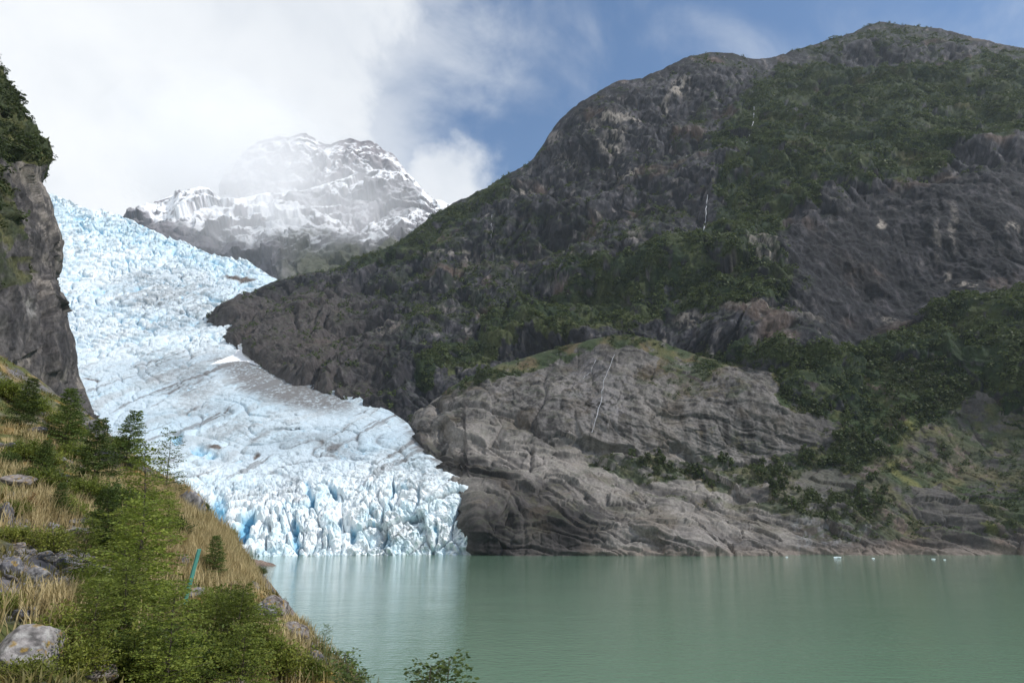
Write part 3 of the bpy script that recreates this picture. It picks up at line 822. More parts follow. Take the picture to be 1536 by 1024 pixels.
def build_cliff():
    nr, nc, nb = 600, 300, 60
    py = np.linspace(740, -200, nr)
    xe = np.interp(py, CLIFF_E[:, 0], CLIFF_E[:, 1])
    xe = np.convolve(np.pad(xe, 3, 'edge'), np.ones(7) / 7, 'valid')
    PY = np.repeat(py[:, None], nc, 1)
    s = np.linspace(0, 1, nc)[None]
    xl = np.minimum(-420, xe - 330)[:, None]
    PX = xl + (xe[:, None] - xl) * (1 - (1 - s) ** 1.4)
    off = (xe[:, None] - PX)
    Y = 235 - 0.26 * np.clip(off, 0, None) - 10 * smooth(700, 300, PY) + 16 * np.exp(-off / 20.0) + 25 * smooth(330, 100, PY)
    P = unproj(PX, PY, Y)
    # the side turned away from the camera
    back = []
    for k in range(1, nb + 1):
        t = k / nb
        a = P[:, -1].copy(); a[:, 1] += 90 * t; a[:, 0] -= 72 * t + 45 * t ** 1.7
        back.append(a)
    P = np.concatenate([P, np.array(back).transpose(1, 0, 2)], 1)
    PX = np.concatenate([PX, np.repeat(xe[:, None], nb, 1)], 1)
    PY = np.repeat(py[:, None], nc + nb, 1)
    n = grid_normals(P)
    if n[..., 1].mean() > 0:
        n = -n
    q = P / 100.0
    w = np.stack([fbm(q * 2.5, 3, 601), fbm(q * 2.5, 3, 605), fbm(q * 2.5, 3, 609)], -1)
    ribs = ridged(q * [5, 5, 1.6] + w * 0.25, 5, 611, 0.55)
    big = fbm(q * 2.2, 3, 631)
    fine = fbm(q * 26, 4, 641, 0.6)
    k1, e1 = cells(q * [8, 8, 2.4] + w * 0.6, 633)
    k2, e2_ = cells(q * [22, 22, 8] + w * 1.0, 635)
    k3, e3_ = cells(q * [55, 55, 14] + w * 1.5, 637)
    wm = np.concatenate([1 - 0.75 * np.exp(-off / 20.0), np.full((nr, nb), 0.25)], 1)
    k1, k2, k3, e1, fine_d = k1 * (0.4 + 0.6 * wm), k2 * wm, k3 * wm, e1 / (wm + 0.01), fine * wm
    d = big * 4 + ribs * 3.0 + k1 * 2.4 + k2 * 1.3 + k3 * 0.4 + fine_d * 0.3 - 1.0 * np.exp(-(e1 / 0.06) ** 2)
    P2 = P + n * d[..., None]
    nm = grid_normals(P2)
    if nm[..., 1].mean() > 0:
        nm = -nm
    e, e2 = fbm(q * 4, 4, 651) * 14, fbm(q * 4, 4, 655) * 14
    x, y = PX + e, PY + e2
    streak = fbm(q * [14, 14, 2.5], 4, 661, 0.6) + 0.35 * k2
    col = np.zeros(P.shape) + np.array([0.115, 0.105, 0.102])
    col = mix(col, (0.255, 0.225, 0.20), smooth(0.0, 0.7, fbm(q * 3.2, 4, 671) + 0.4 * fine))
    col = mix(col, (0.045, 0.042, 0.043), smooth(0.1, 0.7, -streak + 0.3 * smooth(470, 400, PY) - 0.2 * smooth(400, 500, PY)) * 0.85)
    col = mix(col, (0.36, 0.27, 0.20), smooth(0.1, 0.6, fbm(q * 5, 3, 681)) * smooth(400, 560, PY) * smooth(80, 20, PX) * 0.65)
    col = mix(col, (0.27, 0.235, 0.20), ell(x, y, 52, 265, 26, 34) * 0.7)
    col = mix(col, (0.42, 0.40, 0.38), ell(x, y, 38, 462, 12, 26, -20) * 0.6)
    col = col * 0.82
    crk = ridged(q * [30, 30, 6] + w * 0.6, 4, 685, 0.6)
    col = mix(col, (0.030, 0.029, 0.031), smooth(0.35, 0.75, crk) * 0.75)
    veg = inpoly(x, y, [(-600, -300), (0, -300), (0, 100), (50, 160), (95, 225), (92, 262), (60, 250), (20, 232), (-60, 230), (-600, 260)]) * 1.0
    veg = np.maximum(veg, inpoly(x, y, [(-600, 240), (0, 240), (25, 280), (40, 330), (10, 390), (-40, 420), (-600, 420)]) * 0.85)
    veg = np.maximum(veg, inpoly(x, y, [(-600, 380), (10, 385), (50, 375), (70, 400), (50, 420), (-10, 428), (-600, 430)]) * 0.75)
    veg = np.maximum(veg, inpoly(x, y, [(-600, 575), (20, 570), (60, 600), (110, 625), (150, 680), (150, 760), (-600, 760)]) * 0.9)
    veg = veg * smooth(-0.6, 0.0, fbm(q * 12, 4, 691) + (veg - 0.5))
    g = mix(np.zeros(P.shape) + np.array([0.032, 0.042, 0.016]), (0.085, 0.085, 0.03), smooth(-0.2, 0.6, fbm(q * 9, 3, 695)))
    col = mix(col, np.zeros(3), veg) + g * veg[..., None]
    o = obj('cliff', mesh_np('cliff', P2, grid_faces(nr, nc + nb), M_CLIFF, col))
    tag(o, 'steep grey rock cliff overgrown with bushes at the left edge of the glacier', 'cliff', kind='structure')
    return P2, PX, PY, veg, nm


# ------------------------------------------------------------------ low rock point beyond the near slope
def build_point():
    nr, nc = 90, 150
    u = np.linspace(-1, 1, nc)[None]; v = np.linspace(-1, 1, nr)[:, None]
    A = unproj(300, 820, 395.0); 
    x = A[0] - 8 + u * 66 + 0 * v
    y = 400 + v * 45 + 0 * u
    r = np.sqrt((u * 1.0) ** 2 + v ** 2)
    h = 26 * smooth(0.98, 0.0, (u + 1) / 2 * 0.9 + np.abs(v) * 0.45) - 3
    P = np.stack([x, y, h], -1)
    P[..., 2] += (ridged(P / 18, 4, 701) * 2.6 + fbm(P / 5, 4, 705) * 0.8) * smooth(-4, 3, h)
    q = P / 100
    col = np.zeros(P.shape) + np.array([0.21, 0.155, 0.125])
    col = mix(col, (0.10, 0.08, 0.07), smooth(0, 0.6, fbm(q * 12, 4, 711)))
    col = mix(col, (0.07, 0.07, 0.03), smooth(0.1, 0.5, fbm(q * 5, 3, 715)) * smooth(6, 12, P[..., 2]))
    o = obj('rock_point', mesh_np('rock_point', P, grid_faces(nr, nc), M_CLIFF, col))
    tag(o, 'low brown rock point at the waterline left of the glacier front', 'rock shore', kind='structure')


# ------------------------------------------------------------------ near slope
RIDGE = [(-260, 470, 42), (-120, 525, 41), (0, 570, 39), (60, 595, 38.5), (125, 630, 37), (160, 650, 35.5), (230, 706, 32), (290, 748, 29), (330, 803, 27), (385, 866, 22.5), (415, 902, 19),
         (440, 944, 14.5), (480, 990, 10.5), (520, 1034, 8.2)]
INNER = [(0, 1024, 6), (0, 800, 11.5), (200, 800, 15.5), (0, 650, 25), (100, 700, 24.5), (200, 760, 20), (285, 895, 13.5), (350, 930, 12.2), (150, 920, 9.4), (300, 1024, 7), (420, 1024, 7.4),
         (100, 850, 11), (-200, 1024, 5), (-200, 800, 8.5), (-200, 650, 17), (250, 850, 15), (340, 860, 18.5), (0, 720, 17), (100, 780, 15.5), (60, 640, 31)]


def make_ground():
    pts, zs = [], []
    for (a, b, Y) in RIDGE + INNER:
        p = unproj(a, b, Y)
        pts.append((p[0], p[1])); zs.append(p[2])
    for (a, b, Y) in RIDGE:
        p = unproj(a, b, Y)
        dx, dy = (0.80, 0.60) if Y > 15 else (0.95, 0.3)
        for (dd, dz) in ((1.2, 1.2), (4, 4.6), (10, 12), (24, 28)):
            pts.append((p[0] + dx * dd, p[1] + dy * dd)); zs.append(max(-6, p[2] - dz))
    for (x, y, z) in [(0, 0, 18.2), (-3, -5, 19.5), (0.2, 4, 17.2), (3, 4, 14.5), (4, 0, 16), (8, 0, 12), (12, 8, 2), (0.6, 6.5, 16.4), (-1, 5, 17.9), (-10, -5, 22), (6, -6, 16), (20, 0, -4), (16, 20, -6), (5, 30, -6), (-45, 20, 36), (-45, 5, 34)]:
        pts.append((x, y)); zs.append(z)
    return tps(pts, zs, 2e-4)


GEV = make_ground()


def gnoise(xy):
    xy = np.asarray(xy, float)
    p = np.concatenate([xy, np.zeros(xy.shape[:-1] + (1,))], -1)
    near = smooth(1.5, 9, np.hypot(xy[..., 0], xy[..., 1]))
    return (fbm(p / 3.2, 3, 801) * 0.42 + ridged(p / 1.3, 3, 805) * 0.13 + fbm(p / 0.4, 3, 809) * 0.035) * (0.25 + 0.75 * near)


def gz(xy):
    return np.clip(GEV(xy), -6, None) + gnoise(xy)


def hit(px, py, Ymin=3.0, Ymax=60.0):
    """first point of the near slope seen at photograph position (px, py)"""
    Y = np.linspace(Ymin, Ymax, 1500)
    p = unproj(px, py, Y)
    z = gz(p[:, :2])
    k = np.nonzero(z >= p[:, 2])[0]
    if len(k) == 0:
        k = [np.argmin(p[:, 2] - z)]
        q = p[k[0]].copy(); q[2] = z[k[0]] - 0.05
        return q
    return p[k[0]]


def build_ground():
    # polar grid about a point behind the camera: finer near, coarser far
    na, nrr = 420, 430
    az = np.radians(np.linspace(-75, 62, na))[None]
    r = (2.0 + 70 * (np.linspace(0, 1, nrr) ** 1.7))[:, None]
    x = np.sin(az) * r; y = -1.5 + np.cos(az) * r
    xy = np.stack([x, y], -1)
    z = gz(xy)
    P = np.concatenate([xy, z[..., None]], -1)
    n = grid_normals(P)
    n = np.where(n[..., 2:3] < 0, -n, n)
    up = n[..., 2]
    PXp, PYp = project(P + [0, 0, 1e-6])
    q = P
    rocky = smooth(0.80, 0.62, up + 0.16 * fbm(q / 0.7, 4, 821))
    rocky = np.maximum(rocky, smooth(0.05, 0.4, fbm(q / 2.0, 4, 825) + 0.5 * ell(PXp, PYp, 60, 860, 150, 160) + 0.6 * ell(PXp, PYp, 440, 930, 70, 110, 60) - 0.1))
    soil = mix(np.zeros(P.shape) + np.array([0.19, 0.125, 0.045]), (0.30, 0.22, 0.095), smooth(-0.3, 0.5, fbm(q / 0.8, 4, 831)))
    soil = mix(soil, (0.060, 0.078, 0.022), smooth(-0.2, 0.3, fbm(q / 1.6, 4, 835) + 0.35 * smooth(330, 180, PXp) - 0.1 + 0.3 * smooth(24, 12, q[..., 1])) * 0.9)
    soil = mix(soil, (0.26, 0.145, 0.03), smooth(0.25, 0.55, fbm(q / 1.2, 3, 839)) * 0.75)
    rock = mix(np.zeros(P.shape) + np.array([0.15, 0.14, 0.142]), (0.06, 0.055, 0.057), smooth(-0.1, 0.6, fbm(q / 0.6, 4, 845)))
    rock = mix(rock, (0.20, 0.15, 0.12), ell(PXp, PYp, 440, 940, 60, 110, 60) * 0.6)
    col = mix(soil, np.zeros(3), rocky) + rock * rocky[..., None]
    o = obj('hillside', mesh_np('hillside', P, grid_faces(nrr, na), M_GROUND, col))
    tag(o, 'steep near slope of dry grass, moss and broken rock above the lake', 'hillside', kind='structure')


# ------------------------------------------------------------------ vegetation generators
def quads_from(centers, u, v):
    c = np.asarray(centers); n = len(c)
    V = np.stack([c - u, c + v * 0.55, c + u, c - v * 0.55], 1).reshape(-1, 3)
    F = np.arange(n * 4).reshape(n, 4)
    return V, F


def tube(path, radii, sides=5):
    path = np.asarray(path, float); n = len(path)
    V, F = [], []
    for k in range(n):
        t = path[min(k + 1, n - 1)] - path[max(k - 1, 0)]
        t /= np.linalg.norm(t) + 1e-9
        a = np.array([0, 0, 1.0]) if abs(t[2]) < 0.8 else np.array([1.0, 0, 0])
        b = np.cross(t, a); b /= np.linalg.norm(b); c = np.cross(b, t)
        for s in range(sides):
            th = 2 * math.pi * s / sides
            V.append(path[k] + radii[k] * (b * math.cos(th) + c * math.sin(th)))
    for k in range(n - 1):
        for s in range(sides):
            s2 = (s + 1) % sides
            F.append((k * sides + s, k * sides + s2, (k + 1) * sides + s2, (k + 1) * sides + s))
    return np.array(V), np.array(F)


def join(parts):
    V, F, o = [], [], 0
    for v, f in parts:
        V.append(v); F.append(f + o); o += len(v)
    return np.concatenate(V), np.concatenate(F)


def beech(seed, H=2.0, nb=40, spread=0.42, leaf=0.030, droop=0.1, bare=0.04, power=0.75, twigs=13, dens=1.0):
    """southern-beech sapling: wavy stem, flat layered sprays of small leaves"""
    r = np.random.default_rng(seed)
    ns = 12
    tt = np.linspace(0, 1, ns)
    lean = r.normal(0, 0.05, 2)
    path = np.stack([lean[0] * H * tt + 0.03 * H * np.sin(tt * 5 + r.uniform(0, 6)) * tt, lean[1] * H * tt + 0.03 * H * np.sin(tt * 4 + r.uniform(0, 6)) * tt, H * tt], -1)
    wood = [tube(path, 0.009 * H * (1 - tt) ** 0.8 + 0.002, 6)]
    C, U, Vv = [], [], []
    for k in range(nb):
        h = bare + (0.985 - bare) * ((k + r.uniform(0, 0.9)) / nb) ** 0.9
        base = np.array([np.interp(h, tt, path[:, i]) for i in range(3)])
        az = k * 2.399 + r.normal(0, 0.35)
        L = H * spread * (1 - h) ** power * r.uniform(0.6, 1.15) + 0.05 * H
        rise = r.normal(0.22, 0.14) + 0.45 * h
        out = np.array([math.cos(az), math.sin(az), 0])
        side = np.array([-math.sin(az), math.cos(az), 0])
        s = np.linspace(0, 1, 7)
        bend = r.normal(0, 0.15)
        bp = base + (out * s[:, None] + side * (bend * s ** 2)[:, None]) * L + np.array([0, 0, 1]) * (rise * s - (droop + 0.15) * s ** 2)[:, None] * L
        wood.append(tube(bp, (0.003 * H * (1 - h) + 0.001) * (1 - s * 0.8) + 0.0005, 4))
        nt = max(4, int(twigs * (0.45 + 0.75 * L / (H * spread))))
        for j in range(nt):
            u = 0.15 + 0.85 * (j + r.uniform(0, 0.8)) / nt
            tb = np.array([np.interp(u, s, bp[:, i]) for i in range(3)])
            sg = 1 if j % 2 else -1
            ta = r.normal(0.9, 0.15) * sg
            tl = L * (0.42 * (1 - u) + 0.12) * r.uniform(0.7, 1.2) + leaf
            td = out * math.cos(ta) + side * math.sin(ta) + np.array([0, 0, r.normal(0.02, 0.14)])
            td /= np.linalg.norm(td)
            nl = max(3, int(dens * tl / (leaf * 0.62)))
            q = (np.arange(nl) + r.uniform(0.2, 0.9, nl)) / nl
            cc = tb + td * (q * tl)[:, None] + np.array([0, 0, -0.12]) * (q ** 2 * tl)[:, None]
            perp = np.cross(td, [0, 0, 1.0]); perp /= np.linalg.norm(perp) + 1e-9
            sgn = np.where(np.arange(nl) % 2, 1, -1)[:, None]
            dirv = td * 0.55 + perp * sgn * 0.85 + r.normal(0, 0.22, (nl, 3))
            dirv /= np.linalg.norm(dirv, axis=1, keepdims=True)
            nrm = np.array([0, 0, 0.8]) + r.normal(0, 0.62, (nl, 3))
            wv = np.cross(dirv, nrm); wv /= np.linalg.norm(wv, axis=1, keepdims=True) + 1e-9
            sz = (leaf * r.uniform(0.7, 1.2, nl) * 0.5)[:, None]
            C.append(cc + dirv * sz); U.append(dirv * sz); Vv.append(wv * sz)
    lv, lf = quads_from(np.concatenate(C), np.concatenate(U), np.concatenate(Vv))
    wv_, wf_ = join(wood)
    return (wv_, wf_), (lv, lf)


def bush(seed, rad=0.6, hgt=0.5, stems=46, leaf=0.03, per=34, upright=0.5):
    r = np.random.default_rng(seed)
    wood, C, U, Vv = [], [], [], []
    for k in range(stems):
        az = r.uniform(0, 2 * math.pi)
        el = math.acos(1 - r.uniform(0.02, 0.95))
        L = r.uniform(0.65, 1.1)
        base = np.array([r.normal(0, 0.18) * rad, r.normal(0, 0.18) * rad, 0])
        tip = np.array([math.sin(el) * math.cos(az) * rad, math.sin(el) * math.sin(az) * rad, (math.cos(el) * (1 - 0.0) + 0.12) * hgt]) * L
        s = np.linspace(0, 1, 5)
        p = base + (tip - base) * s[:, None] + np.array([0, 0, upright * 0.3 * hgt]) * (s * (1 - s))[:, None] * 2 + r.normal(0, 0.02, (5, 3)) * s[:, None]
        wood.append(tube(p, 0.010 * rad * (1 - 0.8 * s) + 0.0012, 4))
        nl = per
        q = r.beta(2.2, 1.1, nl)
        cc = np.stack([np.interp(q, s, p[:, i]) for i in range(3)], -1) + r.normal(0, 0.075, (nl, 3)) * rad
        cc[:, 2] = np.abs(cc[:, 2])
        d = (tip - base) / np.linalg.norm(tip - base) * 0.6 + r.normal(0, 0.6, (nl, 3))
        d /= np.linalg.norm(d, axis=1, keepdims=True)
        nn = r.normal(0, 0.6, (nl, 3)) + np.array([0, 0, 0.9])
        wv = np.cross(d, nn); wv /= np.linalg.norm(wv, axis=1, keepdims=True) + 1e-9
        sz = (leaf * r.uniform(0.6, 1.25, nl) * 0.5)[:, None]
        C.append(cc); U.append(d * sz); Vv.append(wv * sz)
    return join(wood), quads_from(np.concatenate(C), np.concatenate(U), np.concatenate(Vv))


M_BARK = plain('bark', (0.075, 0.058, 0.045), 0.9, 0.5, 30)
M_LEAF = leaf_mat('beech_leaf', (0.085, 0.130, 0.020), (0.25, 0.285, 0.052), (0.38, 0.33, 0.07), trans=0.45)
M_LEAFD = leaf_mat('dark_leaf', (0.044, 0.076, 0.019), (0.130, 0.175, 0.040), trans=0.4)
M_LEAFY = leaf_mat('bright_leaf', (0.105, 0.140, 0.020), (0.26, 0.27, 0.05), (0.46, 0.32, 0.04))
M_LEAFR = leaf_mat('rusty_leaf', (0.16, 0.07, 0.02), (0.30, 0.14, 0.035))
M_GRASS = leaf_mat('dry_grass', (0.32, 0.235, 0.095), (0.66, 0.54, 0.29), trans=0.3)
M_FAR = leaf_mat('far_foliage', (0.028, 0.048, 0.014), (0.086, 0.106, 0.030), (0.14, 0.13, 0.05), trans=0.38)
M_FOAM = plain('falling_water', (0.34, 0.35, 0.38), 0.5, 0.15, 0.6)


def plant_meshes(nm, gen, mleaf):
    (wv, wf), (lv, lf) = gen
    return mesh_np(nm + '_stem', wv, wf, M_BARK), mesh_np(nm + '_foliage', lv, lf, mleaf, smoothed=False)


def place(name, kinds, loc, s, rz, label, cat, group, parts=('trunk', 'crown'), tilt=(0, 0)):
    root = bpy.data.objects.new(name, None)
    root.empty_display_size = 0.1
    root.location = loc; root.scale = (s, s, s); root.rotation_euler = (tilt[0], tilt[1], rz)
    put(root)
    tag(root, label, cat, group)
    for pn, me in zip(parts, kinds):
        obj(pn, me, root)
    return root


def build_saplings():
    H = 2.0
    kindsA = [plant_meshes('beech', beech(900 + k, H, nb=80, spread=0.38, leaf=0.058, twigs=16, power=0.6), M_LEAF) for k in range(3)]
    kindsD = [plant_meshes('beech_dark', beech(920 + k, H, nb=105, spread=0.36, leaf=0.072, twigs=16, droop=0.0, power=0.9), M_LEAFD) for k in range(3)]
    kindS = [plant_meshes('beech_sparse', beech(940 + k, H, nb=34, spread=0.30, leaf=0.066, twigs=11, droop=-0.1, power=0.6), M_LEAFD) for k in range(2)]
    kindT = [plant_meshes('beech_tall', beech(980, H, nb=92, spread=0.33, leaf=0.040, twigs=15, power=0.95), M_LEAF)]
    G = 'young beech trees on the near slope'
    S = [  # px, py of the foot, height in photo pixels, kind set, index, label
        (188, 700, 84, kindsD, 0, 'dark layered young tree on the slope crest in front of the glacier'),
        (140, 722, 92, kindsD, 1, 'bushy dark young tree just left of the tree on the crest'),
        (95, 668, 86, kindsD, 2, 'dark young tree below the cliff foot at the top of the slope'),
        (28, 640, 74, kindsD, 0, 'dark spreading young tree at the left edge below the cliff'),
        (250, 742, 96, kindS, 0, 'slender thinly branched young tree standing out against white ice'),
        (203, 905, 222, kindT, 0, 'tall green young tree in the middle of the slope below the slender tree'),
        (180, 945, 180, kindsA, 1, 'broad leafy young tree standing left of the green stake'),
        (350, 1000, 110, kindsA, 2, 'light green spreading young tree below and right of the green stake'),
        (150, 1040, 170, kindsA, 0, 'leafy green young tree at the bottom of the slope near the big boulder'),
        (250, 1060, 190, kindsA, 2, 'full green young tree in the lowest row, middle of the thicket'),
        (360, 1060, 130, kindsA, 1, 'light young tree at the lower edge of the thicket beside the rock bank'),
        (480, 992, 50, kindS, 1, 'small dark tree sprig alone on the bank edge before the water'),
        (88, 775, 50, kindsD, 1, 'low dark tree clump among the mossy ledges'),
        (318, 862, 55, kindsD, 2, 'small dark tree growing behind the upper end of the green stake'),
        (318, 985, 85, kindsA, 1, 'short bright young tree below the stake foot'),
        (365, 985, 90, kindsA, 0, 'yellow green young tree at the right end of the thicket'),
        (175, 985, 130, kindsA, 2, 'green young tree between the broad leafy tree and the bottom edge'),
        (245, 812, 70, kindsA, 1, 'light green young tree just right of the tall middle tree'),
        (185, 850, 80, kindsA, 2, 'small green young tree just left of the tall middle tree'),
        (125, 875, 90, kindsA, 1, 'green young tree behind the right end of the broken rock pile'),
        (160, 835, 95, kindsD, 0, 'dark young tree below the mossy ledge, left of the tall middle tree'),
        (398, 1005, 85, kindsA, 2, 'small green young tree on the bank at the end of the thicket'),
        (135, 1012, 130, kindsA, 1, 'light green young tree at the left end of the lowest thicket'),
        (300, 940, 55, kindsA, 0, 'low green young tree right under the stake'),
        (60, 720, 60, kindsD, 1, 'dark young tree in the grass left of the dark clump'),
        (120, 940, 60, kindsA, 0, 'small green young tree right of the broken rock pile'),
    ]
    for k, (px, py, hp, ks, i, lab) in enumerate(S):
        p = hit(px, min(py, 1023)) if py <= 1023 else None
        if p is None:
            Y = 7.4 - (py - 1024) * 0.035
            b = unproj(px, 1010, Y)
            p = np.array([b[0], b[1], float(gz(b[None, :2])[0])])
            topz = unproj(px, py - hp, Y)[2]
            h = max(0.5, topz - p[2])
        else:
            h = hp * p[1] / FOC * 1.02
        place('young_tree', ks[i], (p[0], p[1], p[2] - 0.03), h / H, k * 1.7, lab, 'tree', G, tilt=(0, 0.03 * ((k % 3) - 1)))
    # sprigs of plants whose feet are below the picture
    SP_ = [(530, 972, 5.6, 'tall leafy sprig rising at the bottom edge nearest the rock bank'),
           (623, 992, 5.0, 'short thin sprig at the bottom edge between two taller sprigs'),
           (662, 980, 5.2, 'leafy sprig at the bottom edge farthest out over the water'),
           (545, 1003, 5.4, 'low sprig beside the tall sprig at the bottom edge')]
    ksp = [plant_meshes('sprig', beech(960 + k, 1.2, nb=52, spread=0.15, leaf=0.034, twigs=8, droop=-0.4, power=0.5, bare=0.2), M_LEAFD) for k in range(2)]
    for k, (px, py, Y, lab) in enumerate(SP_):
        t = unproj(px, py, Y)
        g = float(gz(t[None, :2])[0])
        place('sprig', ksp[k % 2], (t[0], t[1], g - 0.03), (t[2] - g) / 1.2, k * 2.1, lab, 'plant', 'sprigs along the bottom edge', parts=('stem', 'foliage'))


def build_bushes():
    kg = [plant_meshes('bush', bush(1000 + k, 0.6, 0.5, 95, 0.055, 62), M_LEAF) for k in range(3)]
    kd = [plant_meshes('bush_dark', bush(1010 + k, 0.6, 0.5, 95, 0.055, 62), M_LEAFD) for k in range(2)]
    ky = [plant_meshes('bush_yellow', bush(1020 + k, 0.6, 0.5, 85, 0.050, 52), M_LEAFY) for k in range(2)]
    kr = [plant_meshes('bush_rust', bush(1030, 0.4, 0.7, 60, 0.045, 50, 1.0), M_LEAFR)]
    G = 'low bushes on the near slope'
    B = [  # px, py foot, width px, set, label
        (40, 690, 70, kg, 'green bush under the dark tree at the left edge'),
        (20, 605, 60, ky, 'yellow green bush at the cliff foot, left edge'),
        (178, 670, 40, ky, 'bright green low bush between the two crest trees'),
        (60, 735, 80, kg, 'wide green bush beside the rust coloured bush'),
        (40, 770, 46, kr, 'rust coloured bush on the upper left slope'),
        (95, 770, 60, kg, 'round green bush right of the rust coloured bush'),
        (165, 765, 90, kd, 'dark low bush below the dark layered trees'),
        (205, 790, 70, kg, 'green mat-like bush in the middle of the grass'),
        (15, 810, 60, ky, 'yellow green bush above the broken rocks'),
        (70, 825, 80, ky, 'pale green bush under the mossy ledge'),
        (8, 915, 70, ky, 'bright green bush at the left edge above the pale boulder'),
        (110, 960, 120, ky, 'yellow flowered bush behind the lowest thicket'),
        (150, 900, 100, kg, 'green bush at the foot of the broad young tree'),
        (105, 1005, 110, ky, 'bright bush beside the pale boulder'),
        (200, 1000, 150, kd, 'dark green bush inside the lowest thicket'),
        (270, 1010, 120, kd, 'dark bush under the light green young tree'),
        (335, 905, 50, kd, 'dark bush beside the foot of the green stake'),
        (335, 935, 110, kg, 'bright layered bush right of the green stake'),
        (375, 950, 70, kd, 'dark bush on top of the rock bank'),
        (320, 1010, 130, kg, 'green bush at the lower edge of the thicket'),
        (410, 1005, 110, ky, 'yellow green bush on the bank at the bottom edge'),
        (460, 1015, 70, kg, 'green bush at the outer end of the bank'),
        (302, 765, 28, kd, 'small dark bush on the crest beside the golden grass'),
        (392, 845, 22, kd, 'small bush on the crest where the bank begins'),
        (222, 915, 80, kg, 'green bush just left of the stake foot'),
        (255, 800, 60, kd, 'dark bush below the slender tree'),
        (110, 690, 60, kg, 'green bush filling the gap below the dark trees'),
        (160, 1020, 150, ky, 'yellow green bush at the bottom edge right of the boulder'),
        (230, 1020, 150, kg, 'green bush at the bottom edge in the middle of the thicket'),
        (130, 880, 70, kg, 'green bush at the right end of the broken rock pile'),
        (170, 830, 80, kg, 'green bush between the mossy ledge and the tall middle tree'),
        (215, 760, 60, kg, 'green ground-hugging bush under the crest trees'),
        (395, 985, 70, kg, 'round bush between thicket and rock bank'),
        (20, 770, 50, kg, 'dull green bush below the upright rock at the left edge'),
        (345, 800, 24, kg, 'small green bush amid the golden grass near the crest'),
        (240, 770, 46, kg, 'round green bush on the grass below the slender tree'),
        (35, 1023, 90, ky, 'low yellow green bush in the lowest corner under the pale boulder'),
        (8, 592, 56, kg, 'green bush at the very foot of the cliff, cut by the left edge'),
        (46, 616, 56, kg, 'green bush on the cliff foot above the small dark rock'),
        (82, 636, 46, ky, 'yellowish bush at the cliff foot near the crest'),
        (112, 655, 40, kg, 'small green bush beside the crest outcrop'),
        (70, 700, 60, ky, 'yellowish bush below the cliff foot trees'),
        (125, 745, 70, kg, 'green bush under the bushy dark tree'),
        (150, 790, 60, kg, 'green bush on the mossy ledge'),
        (55, 760, 40, ky, 'small yellowish bush close to the rust coloured bush'),
        (5, 700, 50, kd, 'dark bush cut by the left edge above the upright rock'),
    ]
    for k, (px, py, wp, ks, lab) in enumerate(B):
        p = hit(px, min(py, 1020))
        s = wp * p[1] / FOC / 1.15
        place('bush', ks[k % len(ks)], (p[0], p[1], p[2] - 0.04), s, k * 1.3, lab, 'bush', G, parts=('stem', 'foliage'))


def build_cover():
    """short matted grass and herbs over the whole near slope"""
    r = np.random.default_rng(35)
    n = 15000
    rad = 2.2 + 42 * r.random(n) ** 1.25
    az = np.radians(r.uniform(-80, 10, n))
    xy = np.stack([np.sin(az) * rad, -1.0 + np.cos(az) * rad], -1)
    g = GEV(xy)
    slope = np.hypot(GEV(xy + [0.3, 0]) - g, GEV(xy + [0, 0.3]) - g) / 0.3
    p3 = np.concatenate([xy, np.zeros((n, 1))], -1)
    keep = (g > 15) & (slope < 0.95) & (fbm(p3 / 1.6, 3, 851) > -0.28) & (np.hypot(xy[:, 0], xy[:, 1]) > 1.6)
    xy, rad = xy[keep], rad[keep]
    nb = 11
    n = len(xy)
    bxy = (xy[:, None] + r.normal(0, 0.11, (n, nb, 2))).reshape(-1, 2)
    z = gz(bxy) - 0.015
    m = len(bxy)
    h = r.uniform(0.04, 0.17, m)
    a = r.uniform(0, 2 * math.pi, m)
    bend = h * r.uniform(0.2, 1.1, m)
    wd = 0.006 * r.uniform(0.7, 1.6, m) * np.clip(np.repeat(rad, nb) / 12, 0.8, 2.5)
    side = np.stack([-np.sin(a), np.cos(a), 0 * a], -1) * wd[:, None]
    outv = np.stack([np.cos(a), np.sin(a), 0 * a], -1)
    b = np.concatenate([bxy, z[:, None]], -1)
    mid = b + outv * (bend * 0.35)[:, None] + np.array([0, 0, 1]) * (h * 0.65)[:, None]
    t = b + outv * bend[:, None] + np.array([0, 0, 1]) * h[:, None]
    V = np.stack([b - side, b + side, mid + side, mid - side, t + side * 0.15, t - side * 0.15], 1).reshape(-1, 3)
    i = np.arange(m)[:, None] * 6
    F = np.concatenate([i + [0, 1, 2, 3], i + [3, 2, 4, 5]], 0)
    mat = leaf_mat('short_grass', (0.075, 0.085, 0.020), (0.26, 0.21, 0.075), (0.34, 0.27, 0.12), trans=0.3)
    o = obj('ground_cover', mesh_np('ground_cover', V, F, mat, smoothed=False))
    tag(o, 'short matted green and tan grass between the rocks and bushes', 'ground cover', kind='stuff')


